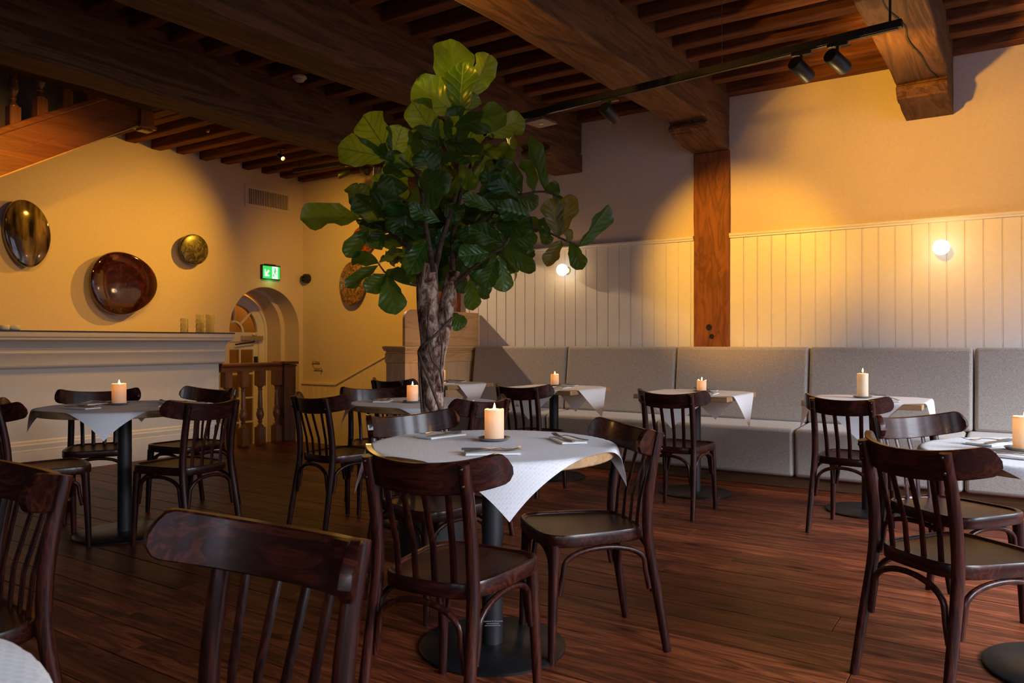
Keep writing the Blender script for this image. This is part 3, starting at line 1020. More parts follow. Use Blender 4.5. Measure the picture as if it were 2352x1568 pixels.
mb = MB(); mb.box(-7.80, -7.76, BY0, BY1 - 0.03, 0.0, 1.25); mb.build('back_panel', 'bar_paint', bar, smooth=0)
BTOP = 1.264

# tumblers stacked upside down on the bar
random.seed(5)


def tumbler():
    n = 20; H = 0.050
    prof = [(0.0415, 0.0), (0.0405, 0.018), (0.0385, 0.036), (0.0355, 0.047), (0.033, H), (0.001, H)]
    inn = [(0.001, H - 0.009), (0.031, H - 0.009), (0.0355, 0.034), (0.0375, 0.016), (0.0385, 0.0)]
    mb = MB()
    i0 = 0
    full = prof + inn
    for r, z in full:
        for j in range(n):
            a = 2 * PI * j / n
            rr = r * (1.0 if (j % 2 == 0 or r < 0.01 or (r, z) in inn) else 0.94)
            mb.v.append((rr * math.cos(a), rr * math.sin(a), z))
    m2 = len(full)
    for k in range(m2):
        for j in range(n):
            a = k * n + j; bq = k * n + (j + 1) % n
            c = ((k + 1) % m2) * n + (j + 1) % n; d2 = ((k + 1) % m2) * n + j
            mb.f.append((a, bq, c, d2))
    return mb.mesh('tumbler', 'glass', 60)


tum = tumbler()
stacks = [('lone left stack', -7.32, 4.845, 3), ('short stack of the cluster', -7.27, 5.005, 3),
          ('second stack of the cluster', -7.36, 5.055, 4), ('third stack of the cluster', -7.29, 5.125, 4), ('rightmost stack of the cluster', -7.35, 5.185, 4)]
TIER = {3: ['bottom', 'middle', 'top'], 4: ['bottom', 'second from bottom', 'second from top', 'top']}
for nm, sx, sy, n in stacks:
    for k in range(n):
        o = bpy.data.objects.new('tumbler', tum); C.objects.link(o)
        o.location = (sx + random.uniform(-.001, .001), sy + random.uniform(-.001, .001), BTOP + k * 0.0502)
        o.rotation_euler = (0, 0, random.uniform(0, 1))
        tag(o, 'upturned glass tumbler, %s in the %s on bar' % (TIER[n][k], nm), 'glass', 'tumblers stacked on the bar')
mb = MB(); mb.lathe([(0.034, 0), (0.040, 0.006), (0.041, 0.036), (0.038, 0.042), (0.034, 0.040), (0.03, 0.012), (0.001, 0.010)], 20, capt=True)
me_cup = mb.mesh('cup', 'ceramic', 50)
for k, (px, lab) in enumerate([(10, 'small white round bowl on the bar at the photo left edge'), (34, 'small white round bowl on the bar, right one of the pair')]):
    t = (px - 1176) / FPX; xx = -7.22
    yy = -xx * (0.836 + 0.549 * t) / (0.549 - 0.836 * t)
    o = bpy.data.objects.new('bowl', me_cup); C.objects.link(o); o.location = (xx, yy, BTOP)
    tag(o, lab, 'bowl', 'white bowls on the bar')

# ------------------------------------------------------------------ balustrade at the floor opening
balx = -7.235
bal = thing('balustrade', 'dark wooden balustrade with turned balusters and square newel beside the bar', 'railing', (balx, 5.2, -0.03))


def turned(mb, z0, z1, s=0.045, top_block=0.17, bot_block=0.22):
    """square block below and above, turned vase between"""
    a = z0 + bot_block; bq = z1 - top_block
    mb.box(-s, s, -s, s, z0, a); mb.box(-s, s, -s, s, bq, z1)
    h = bq - a
    p = [(0.90, 0), (0.95, 0.02), (0.70, 0.05), (0.45, 0.08), (0.42, 0.11), (0.62, 0.13), (0.62, 0.145), (0.42, 0.16), (0.72, 0.21), (0.95, 0.28), (0.95, 0.34), (0.70, 0.41),
         (0.78, 0.425), (0.78, 0.44), (0.58, 0.46), (0.62, 0.55), (0.50, 0.78), (0.45, 0.88), (0.62, 0.90), (0.62, 0.92), (0.46, 0.935), (0.60, 0.965), (0.90, 0.985), (0.85, 1.0)]
    mb.lathe([(r * s, a + t * h) for r, t in p], 14)


bm_ = MB(); turned(bm_, 0.0, 0.865)
bme = bm_.mesh('baluster', 'mahog_z', 40)
for yy in (5.30, 5.52, 5.75, 5.985):
    o = bpy.data.objects.new('baluster', bme); C.objects.link(o); o.parent = bal; o.location = (0, yy - 5.2, 0)
mb = MB(); prof = [(-0.05, 0.865), (0.05, 0.865), (0.052, 0.905), (0.040, 0.915), (0.066, 0.930), (0.068, 0.948), (0.055, 0.958), (-0.055, 0.958), (-0.068, 0.948), (-0.066, 0.930), (-0.040, 0.915), (-0.052, 0.905)]
mb.prism(prof, 0.0, 0.84, 'xz')
mb.build('handrail', 'mahog_y', bal, smooth=30)
mb = MB(); mb.box(-0.085, 0.085, 0.83, 1.0, 0.0, 0.93); mb.box(-0.095, 0.095, 0.82, 1.01, 0.905, 0.925); mb.box(-0.11, 0.11, 0.805, 1.025, 0.935, 0.965)
mb.build('newel_post', 'newel', bal, smooth=0, bevel=0.006)

# ------------------------------------------------------------------ upper stair along the left wall
stx = -7.0
slope = math.tan(math.radians(30.5))


def stz(yy):          # underside of the string
    return 2.535 + (yy - 2.96) * slope


st = thing('staircase', 'reddish wooden staircase rising along the left wall above the bar', 'staircase', (0, 0, 0))
Y0s, Y1s = -0.6, 4.16
mb = MB(); mb.prism([(Y0s, stz(Y0s)), (Y1s, stz(Y1s)), (Y1s, stz(Y1s) + 0.34), (Y0s, stz(Y0s) + 0.34)], stx - 0.05, stx, 'yz')
sg = mb.build('string_board', 'mahog_y', st, smooth=0, bevel=0.004)
mb = MB(); mb.prism([(Y0s, stz(Y0s) + 0.155), (Y1s, stz(Y1s) + 0.155), (Y1s, stz(Y1s) + 0.162), (Y0s, stz(Y0s) + 0.162)], stx, stx + 0.005, 'yz')
mb.build('string_bead', 'mahog_y', sg, smooth=0)
mb = MB(); mb.prism([(Y0s, stz(Y0s) - 0.012), (Y1s, stz(Y1s) - 0.012), (Y1s, stz(Y1s)), (Y0s, stz(Y0s))], stx - 0.055, stx + 0.012, 'yz')
mb.build('string_edge', 'oak_y', sg, smooth=0)
mb = MB(); mb.prism([(Y0s, stz(Y0s) + 0.34), (Y1s, stz(Y1s) + 0.34), (Y1s, stz(Y1s) + 0.40), (Y0s, stz(Y0s) + 0.40)], stx - 0.075, stx + 0.025, 'yz')
mb.build('string_cap', 'mahog_y', sg, smooth=0, bevel=0.012, seg=3)
bm2 = MB(); turned(bm2, 0.0, 0.80, 0.043, 0.12, 0.16)
bme2 = bm2.mesh('baluster', 'mahog_z', 40)
for k in range(8):
    yy = 3.92 - 0.213 * k
    o = bpy.data.objects.new('baluster', bme2); C.objects.link(o); o.parent = st; o.location = (stx - 0.025, yy, stz(yy) + 0.375)
mb = MB(); mb.prism([(2.3, stz(2.3) + 1.17), (4.1, stz(4.1) + 1.17), (4.1, stz(4.1) + 1.25), (2.3, stz(2.3) + 1.25)], stx - 0.06, stx + 0.01, 'yz')
mb.build('handrail', 'mahog_y', st, smooth=0, bevel=0.01)
for k in range(18):
    yy = Y0s + 0.05 + 0.262 * k
    zz = stz(yy) + 0.22
    if yy > 4.1: break
    mb = MB(); mb.box(XL + 0.01, stx - 0.05, yy, yy + 0.27, zz, zz + 0.035); mb.build('tread', 'beam_x', st, smooth=0)
    mb = MB(); mb.box(XL + 0.01, stx - 0.05, yy + 0.25, yy + 0.27, zz + 0.035, zz + 0.155); mb.build('riser', 'beam_x', st, smooth=0)
mb = MB(); mb.box(stx - 0.09, stx + 0.03, 4.16, 4.30, 3.235, 3.7); mb.box(stx - 0.105, stx + 0.045, 4.145, 4.315, 3.215, 3.25)
mb.prism([(stx - 0.08, 4.17), (stx + 0.02, 4.17), (stx + 0.02, 4.29), (stx - 0.08, 4.29)], 3.195, 3.215, 'xy')
mb.build('drop_newel', 'mahog_z', st, smooth=0, bevel=0.005)

# ------------------------------------------------------------------ oak partition at the end of the bench
pt = thing('oak_partition', 'pale oak half-height partition with rounded upper panel at the bench end', 'partition', (-5.0, 5.7, 0))
mb = MB(); mb.box(-0.25, 0.0, 0.0, 1.24, 0.0, 0.955); mb.build('lower_panel', 'oak_z', pt, smooth=0, bevel=0.003)
for (z0, z1, dd) in ((0.955, 1.055, 0.010), (1.055, 1.075, 0.004), (1.075, 1.095, 0.022), (1.095, 1.122, 0.030)):
    mb = MB(); mb.box(-0.25 - dd, dd, -dd, 1.24, z0, z1); mb.build('ledge_moulding', 'oak_y', pt, smooth=0, bevel=0.006, seg=3)
pr = [(0.0, 1.122), (1.24, 1.122), (1.24, 1.487)]
for k in range(0, 9):
    a = PI / 2 + k / 8 * PI / 2
    pr.append((0.10 + 0.10 * math.cos(a), 1.387 + 0.10 * math.sin(a)))
mb = MB(); mb.prism(pr, -0.035, 0.0, 'yz'); mb.build('upper_panel', 'oak_y', pt, smooth=20, bevel=0.004)

# ------------------------------------------------------------------ banquette
bench = thing('banquette', 'long grey upholstered wall bench under the white boarding', 'bench', (0, 0, 0))
backs = [-4.96, -3.79, -2.63, -1.453, -0.257, 0.92, 2.1, 2.85]
# division positions of the back cushions along the wall


def cushion(name, x0, x1, prof, r=0.02):
    """loaf with soft edges; prof is a list of (y,z) around the section"""
    mb = MB(); mb.prism(prof, x0 + 0.004, x1 - 0.004, 'yz')
    return mb.build(name, 'fabric', bench, smooth=30, bevel=r, seg=4)


for i in range(len(backs) - 1):
    cushion('back_cushion', backs[i], backs[i + 1], [(6.705, 0.485), (6.79, 1.12), (6.915, 1.12), (6.915, 0.47)], 0.028)
seats = [-4.96, -3.75, -2.62, -1.46, -0.30, 0.86, 2.0, 2.85]
for i in range(len(seats) - 1):
    cushion('seat_cushion', seats[i], seats[i + 1], [(6.29, 0.09), (6.28, 0.475), (6.72, 0.49), (6.90, 0.49), (6.90, 0.09)], 0.03)
mb = MB(); mb.box(-4.955, 2.85, 6.34, 6.85, 0.0, 0.095); mb.build('plinth', 'plinth', bench, smooth=0, bevel=0.003)

# ------------------------------------------------------------------ ceramics on the walls


def blob_disc(name, label, matn, wall, c, w, h, shape, depth=0.055, stand=0.05, rot=0.0):
    t = thing(name, label, 'wall art', c)
    n = 48; rings = []
    for (s, dd) in ((0.965, 0.0), (0.99, 0.006), (1.0, depth * 0.45), (0.992, depth * 0.8), (0.965, depth * 0.95), (0.92, depth), (0.6, depth + 0.006), (0.25, depth + 0.009)):
        ring = []
        for j in range(n):
            a = 2 * PI * j / n
            ca, sa = math.cos(a), math.sin(a)
            rr = 1 + shape[0] * math.cos(a - shape[1]) + shape[2] * math.cos(2 * a - shape[3]) + shape[4] * math.cos(3 * a - shape[5])
            u = ca * rr * w / 2 * s; v = sa * rr * h / 2 * s
            u, v = u * math.cos(rot) - v * math.sin(rot), u * math.sin(rot) + v * math.cos(rot)
            ring.append((stand + dd, u, v) if wall == 'left' else (u, -(stand + dd), v))
        rings.append(ring)
    mb = MB(); mb.rings(rings)
    mb.build('glazed_face', matn, t, smooth=60)
    mb = MB()
    if wall == 'left': mb.lathe([(0.05, 0.0), (0.05, stand + 0.004)], 12, (0, 0, 0), 'x')
    else: mb.lathe([(0.05, 0.0), (0.05, -stand - 0.004)], 12, (0, 0, 0), 'y')
    mb.build('wall_bracket', 'disc_rim', t)
    return t


blob_disc('wall_plate', 'tall oval glazed plate streaked black and gold on the left wall', 'disc_gold', 'left', (XL, 3.755, 2.235), 0.43, 0.68, (0.07, 1.9, 0.03, 1.2, 0.02, 0.5), rot=0.17)
blob_disc('wall_plate', 'large glossy dark maroon pebble shaped plate above the bar', 'disc_maroon', 'left', (XL, 4.735, 1.81), 0.76, 0.70, (0.02, 2.2, 0.01, 0.6, 0.035, 0.26), depth=0.07, stand=0.06, rot=0.0)
blob_disc('wall_plate', 'small round black and olive speckled plate on the left wall', 'disc_speck', 'left', (XL, 5.615, 2.28), 0.375, 0.375, (0, 0, 0.02, 0.5, 0, 0))
blob_disc('wall_plate', 'round orange red scribbled plate half hidden behind the tree leaves', 'disc_orange', 'back', (-7.13, YS, 2.50), 0.36, 0.37, (0, 0, 0.02, 0, 0, 0))
blob_disc('wall_plate', 'oval amber speckled plate behind the lower left leaves of tree', 'disc_amber', 'back', (-7.33, YS, 1.93), 0.44, 0.60, (0.03, 1, 0.05, 1, 0, 0))

# vent
vt = thing('wall_vent', 'pale rectangular wall vent with upright slats below the joists', 'vent', (XL, 6.785, 3.075))
mb = MB()
for (a, bq, z0, z1) in ((-0.38, 0.38, 0.10, 0.145), (-0.38, 0.38, -0.145, -0.10), (-0.38, -0.33, -0.10, 0.10), (0.33, 0.38, -0.10, 0.10)):
    mb.box(0.0, 0.012, a, bq, z0, z1)
mb.build('frame', 'plaster', vt, smooth=0, bevel=0.003)
mb = MB(); mb.box(0.0, 0.002, -0.33, 0.33, -0.10, 0.10); mb.build('backing', 'dark', vt, smooth=0)
mb = MB(); mb.box(0.002, 0.010, -0.0055, 0.0055, -0.10, 0.10); sl_me = mb.mesh('slat', 'plaster', 0)
for k in range(24):
    o = bpy.data.objects.new('slat', sl_me); C.objects.link(o); o.parent = vt; o.location = (0, -0.316 + k * 0.0275, 0)

# running-man exit sign
ex = thing('exit_sign', 'green lit exit sign with white arrow and running figure above arch', 'sign', (XL, 6.80, 2.00))
mb = MB(); mb.box(0.0, 0.045, -0.15, 0.15, 0.0, 0.195); mb.box(0.005, 0.04, -0.09, 0.08, 0.195, 0.207); mb.build('housing', 'black', ex, smooth=0, bevel=0.004)
MT['exit_green'] = emit('exit_green', (0.03, 0.62, 0.10), 1.25)
MT['exit_white'] = emit('exit_white', (0.75, 0.95, 0.78), 1.05)
MT['exit_fig'] = emit('exit_figure', (0.05, 0.42, 0.16), 0.9)
mb = MB(); mb.box(0.045, 0.047, -0.14, 0.14, 0.012, 0.178); mb.build('panel', 'exit_green', ex, smooth=0)
mb = MB(); mb.box(0.047, 0.048, 0.010, 0.105, 0.012, 0.178); mb.build('door_pictogram', 'exit_white', ex, smooth=0)
ar = [(-0.115, 0.04), (-0.035, 0.04), (-0.035, 0.065), (-0.070, 0.068), (-0.030, 0.112), (-0.052, 0.135), (-0.090, 0.092), (-0.092, 0.135), (-0.115, 0.135)]
mb = MB(); mb.prism(ar, 0.047, 0.048, 'yz'); mb.build('arrow', 'exit_white', ex, smooth=0)
mb = MB()
mb.lathe([(0.009, 0.048), (0.009, 0.049)], 10, (0, 0.060, 0.148), 'x')
for a, bq, r in (((0.060, 0.134), (0.054, 0.092), 0.008), ((0.054, 0.092), (0.035, 0.068), 0.006), ((0.035, 0.068), (0.028, 0.040), 0.005), ((0.054, 0.092), (0.074, 0.075), 0.006),
                 ((0.074, 0.075), (0.092, 0.062), 0.005), ((0.060, 0.130), (0.040, 0.116), 0.005), ((0.040, 0.116), (0.028, 0.100), 0.004), ((0.060, 0.130), (0.080, 0.112), 0.005), ((0.080, 0.112), (0.092, 0.122), 0.004)):
    mb.tube([(0.0485, a[0], a[1]), (0.0485, bq[0], bq[1])], r, 6, flat=(1, 0.15))
mb.build('running_figure', 'exit_fig', ex, smooth=0)
d = bpy.data.lights.new('exit_glow', 'POINT'); d.energy = 0.25; d.color = (0.2, 1, 0.25); d.shadow_soft_size = 0.03
o = bpy.data.objects.new('exit_glow', d); o.location = (XL + 0.09, 6.80, 1.985); C.objects.link(o)

# camera dome
dm = thing('dome_camera', 'small black dome security camera beside the arched doorway', 'camera', (-8.265, YS, 2.05))
mb = MB(); mb.lathe([(0.066, 0.0), (0.066, -0.05), (0.060, -0.065), (0.05, -0.07)], 24, (0, 0, 0), 'y'); mb.build('housing', 'black', dm, smooth=40)
MT['dome'] = plain('dome_glass', (0.005, 0.005, 0.005), 0.05, spec=0.8)
mb = MB(); mb.lathe([(0.05, -0.07)] + [(0.05 * math.cos(a * PI / 16), -0.07 - 0.05 * math.sin(a * PI / 16)) for a in range(1, 8)], 20, (-0.012, 0, -0.006), 'y'); mb.build('lens_dome', 'dome', dm, smooth=80)

# wayfinding lettering on the stair-hall wall (flat print)
wy = thing('wall_lettering', 'dark wayfinding words with arrows on the orange stair hall wall', 'lettering', (-8.08, YS, 0.86))


def arrow_mesh(x0, x1, z, head):
    mb = MB(); s = 1 if head > x0 else -1
    mb.box(min(x0, head), max(x0, head), -0.002, 0, z - 0.006, z + 0.006)
    for dz in (-1, 1):
        p = [(head, z - 0.007), (head, z + 0.007), (head - s * 0.032, z + dz * 0.045 + 0.007), (head - s * 0.032, z + dz * 0.045 - 0.007)]
        mb.prism(p, -0.002, 0.0, 'xz')
    return mb


arrow_mesh(0.055, 0, 0.0 + 0.0, -0.10).build('arrow', 'vinyl', wy, smooth=0)
arrow_mesh(-0.065, 0, -0.095, 0.105).build('arrow', 'vinyl', wy, smooth=0)
MX = Matrix.Translation((-0.055, -0.001, 0.010)) @ Matrix.Rotation(PI / 2, 4, 'X') @ Matrix.Scale(0.62, 4, (1, 0, 0))
text_mesh(None, 'lettering_word', 'Uitgang', 0.055, 'vinyl', wy, MX)
MX = Matrix.Translation((-0.058, -0.001, -0.085)) @ Matrix.Rotation(PI / 2, 4, 'X') @ Matrix.Scale(0.46, 4, (1, 0, 0))
text_mesh(None, 'lettering_word', 'Restaurant', 0.058, 'vinyl', wy, MX)

# ------------------------------------------------------------------ lamps: globes, tracks and spots


def globe(px, lab, x, z):
    t = thing('wall_globe_lamp', lab, 'wall lamp', (x, YB, z), 0, 'globe lamps on the white boarding')
    mb = MB(); mb.lathe([(0.04, 0.004), (0.04, -0.012), (0.022, -0.018), (0.020, -0.045)], 20, (0, 0, 0), 'y'); mb.build('wall_rose', 'brass', t, smooth=40)
    mb = MB(); r = 0.060
    mb.lathe([(r * math.sin(PI * k / 14) + 0.0005, -0.095 - r * math.cos(PI * k / 14) * -1) for k in range(0, 15)], 24, (0, 0, 0), 'y')
    mb.build('glass_globe', 'globe', t, smooth=180)
    d = bpy.data.lights.new('globe_light', 'POINT'); d.energy = 2.6; d.color = (1, 0.56, 0.18); d.shadow_soft_size = 0.06
    o = bpy.data.objects.new('globe_light', d); o.location = (x, YB - 0.165, z); C.objects.link(o)


globe(0, 'glowing round globe wall lamp behind the tree, on white boards', -3.885, 1.905)
globe(0, 'glowing round globe wall lamp right of the standing timber', -0.48, 1.905)


def track(label, a, bq, wires, name='lighting_track'):
    a, bq = Vector(a), Vector(bq)
    t = thing(name, label, 'track', a)
    dv = bq - a; L = dv.length
    ang = math.atan2(dv.y, dv.x)
    t.rotation_euler = (0, 0, ang)
    mb = MB(); mb.box(0, L, -0.018, 0.018, 0.0, 0.042); mb.box(0.02, L, -0.012, 0.012, -0.006, 0.0)
    mb.build('rail', 'spot_black', t, smooth=0, bevel=0.002)
    mb = MB(); mb.box(0.05, L - 0.1, -0.0195, -0.018, 0.004, 0.007); mb.build('conductor_strip', 'wire', t, smooth=0)
    for (d0, r, top) in wires:
        mb = MB(); mb.tube([(d0, 0, 0.042), (d0, 0, top - a.z)], r, 8); mb.build('suspension_rod', 'spot_black' if r > 0.003 else 'wire', t)
    return t


TA, TB = Vector((-0.50, 4.55, 2.84)), Vector((-4.1, 4.98, 2.84))
track('long black ceiling track with spotlights hanging before the big beams', TA, TB, [(0.06, 0.007, 3.42), (1.02, 0.0016, CT), (2.72, 0.0016, CT)])
TL0, TL1 = Vector((-5.95, 6.50, 3.26)), Vector((-7.45, 6.42, 3.26))
track('short black ceiling track under the joists near the stair hall', TL0, TL1, [(0.1, 0.004, CT), (1.4, 0.004, CT)])


def spot_head(label, base, aim, lit=True, ln=0.15, r=0.042, group='track spotlights'):
    base = Vector(base); aim = Vector(aim)
    t = thing('track_spotlight', label, 'spotlight', base, 0, group)
    mb = MB(); mb.box(-0.055, 0.055, -0.014, 0.014, -0.022, -0.004); mb.build('adapter', 'spot_black', t, smooth=0, bevel=0.003)
    mb = MB(); mb.box(0.02, 0.075, -0.009, -0.004, -0.034, -0.026); mb.build('release_lever', 'brown_plate', t, smooth=0, bevel=0.002)
    hc = Vector((0, 0, -0.105))
    mb = MB(); mb.tube([(0, 0, -0.02), (0, 0, -0.075)], 0.008, 10); mb.build('stem', 'spot_black', t)
    v = (aim - (base + hc)).normalized()
    q = v.to_track_quat('Z', 'Y').to_matrix().to_4x4()
    mb = MB(); mb.lathe([(r * 0.9, -ln / 2), (r, -ln / 2 + 0.006), (r, ln / 2 - 0.003), (r * 0.97, ln / 2), (r * 0.88, ln / 2), (r * 0.80, ln / 2 - 0.03)], 28)
    h = mb.build('head', 'spot_black', t, smooth=40); h.matrix_local = Matrix.Translation(hc) @ q
    mb = MB(); mb.lathe([(r * 0.80, ln / 2 - 0.032), (r * 0.80, ln / 2 - 0.028)], 24)
    l = mb.build('lens', 'lens' if lit else 'lens_dim', h)
    return base + hc + v * (ln / 2 + 0.012)


def on_track(a, bq, x):
    t = (x - a.x) / (bq.x - a.x)
    return a + (bq - a) * t


A1 = (0.15, YB, 1.95); A2 = (-0.10, YB, 1.75); A3 = (-2.12, YB, 1.88)
p1 = spot_head('black track spotlight nearest the right beam, aimed sideways', on_track(TA, TB, -0.83), A1)
p2 = spot_head('black track spotlight second from the right end, tilted down', on_track(TA, TB, -1.03), A2)
p3 = spot_head('black track spotlight alone in front of the beam and timber post', on_track(TA, TB, -2.33), A3)
P_SPOT = 188
spot('spot_beam', p1, (-0.45, YB, 2.75), P_SPOT * 0.95, 78, 0.6)
spot('spot_beam', p2, (-0.7, YB, 2.3), P_SPOT * 0.25, 64, 0.9)
spot('spot_beam', p3, A3, P_SPOT * 1.5, 52, 0.75)
B1 = (XL, 4.2, 1.75); B2 = (-4.2, 6.9, 1.5)
p4 = spot_head('dark track spotlight under the left joists, aimed at the bar wall', on_track(TL0, TL1, -6.62), B1, lit=False)
p5 = spot_head('dark track spotlight under the left joists, aimed at the bench', on_track(TL0, TL1, -6.30), (-3.0, 5.2, 1.6), lit=False)
spot('spot_beam', p4, B1, P_SPOT * 1.35, 94, 1.0)
spot('spot_beam', p5, (-2.62, 3.4, 2.3), P_SPOT * 1.3, 30, 0.6, (1, 0.55, 0.12))
p6 = spot_head('lit spotlight glowing between the left joists', (-7.0, 5.85, 3.38), (-4.2, 5.6, 1.6), ln=0.10, r=0.026)
spot('spot_beam', p6, (-3.4, 6.7, 1.3), P_SPOT * 2.2, 56, 0.8, (1.0, 0.66, 0.36))
spot('spot_beam', (-6.0, 5.4, 3.1), (-7.3, YS, 1.8), P_SPOT * 1.1, 84, 0.9)  # wide fill added to brighten the stair-hall wall, no head built for it
# unseen spots with no heads, washing the left wall, beams and tree
spot('spot_beam', (-6.1, 4.7, 3.0), (XL, 4.0, 1.3), P_SPOT * 0.5, 90, 1.0)
spot('spot_beam', (-5.85, 2.9, 2.95), (XL, 3.6, 1.6), P_SPOT * 0.45, 90, 1.0)
spot('spot_beam', (-3.0, 2.2, 2.5), (-2.38, 3.45, 3.0), P_SPOT * 0.9, 50, 0.9)
spot('spot_beam', (-1.15, 5.1, 1.85), (-0.60, 5.05, 3.0), P_SPOT * 0.45, 84, 1.0, (1.0, 0.62, 0.22))  # fill light added in mid-air to brighten the right-hand beam's underside
spot('spot_beam', (-4.6, 4.9, 2.75), (-2.62, 3.2, 2.55), P_SPOT * 0.5, 30, 0.8, (1, 0.6, 0.16))  # extra light added for the tree crown, belongs to no fixture

# plate hanging from the end of the track
mb = MB(); mb.prism([(-0.09, 0.0), (0.09, 0.0), (0.075, 0.022), (-0.075, 0.022)], -0.09, 0.09, 'xz')
o = thing('emergency_light', 'flat brown emergency light plate hanging under the track end', 'ceiling light', at(1243, 284, 5.75))
pl = mb.build('plate', 'brown_plate', o, smooth=0, bevel=0.003)
o.rotation_euler = (0, 0, math.atan2((TB - TA).y, (TB - TA).x))
mb = MB(); mb.lathe([(0.016, -0.004), (0.014, 0.002)], 14); mb.build('small_lens', 'chrome', o)
mb = MB(); mb.tube([(0, 0, 0.02), (0, 0, 2.845 - o.location.z)], 0.006, 8); mb.build('hanger', 'spot_black', o)
sd = thing('smoke_detector', 'round white smoke detector under the dark joists', 'detector', (-5.03, 4.40, JB - 0.014))
mb = MB(); mb.lathe([(0.058, 0.0), (0.058, -0.014), (0.050, -0.020)], 24); mb.build('base', 'white_plastic', sd, smooth=40)
mb = MB(); mb.lathe([(0.038, -0.020), (0.040, -0.034), (0.030, -0.042)], 24); mb.build('chamber', 'white_plastic', sd, smooth=40)
hk = thing('hanging_cable', 'short dark cable end with small connector dangling under the left joists', 'cable', at(477, 262, 8.0))
mb = MB(); mb.tube([(0, 0, 0.25), (0, 0, -0.02), (0.003, 0, -0.15)], 0.006, 8); mb.build('cord', 'black', hk)
mb = MB(); mb.lathe([(0.012, -0.19), (0.018, -0.17), (0.012, -0.15)], 10); mb.build('connector', 'brass', hk)

# ------------------------------------------------------------------ chairs
RAIL_W, RAIL_D = 0.25, 0.135


def rail_pt(s):
    a = s * math.radians(75)
    return (RAIL_W * math.sin(a) / math.sin(math.radians(75)), -0.262 + RAIL_D * (1 - math.cos(a)) / (1 - math.cos(math.radians(75))), a)


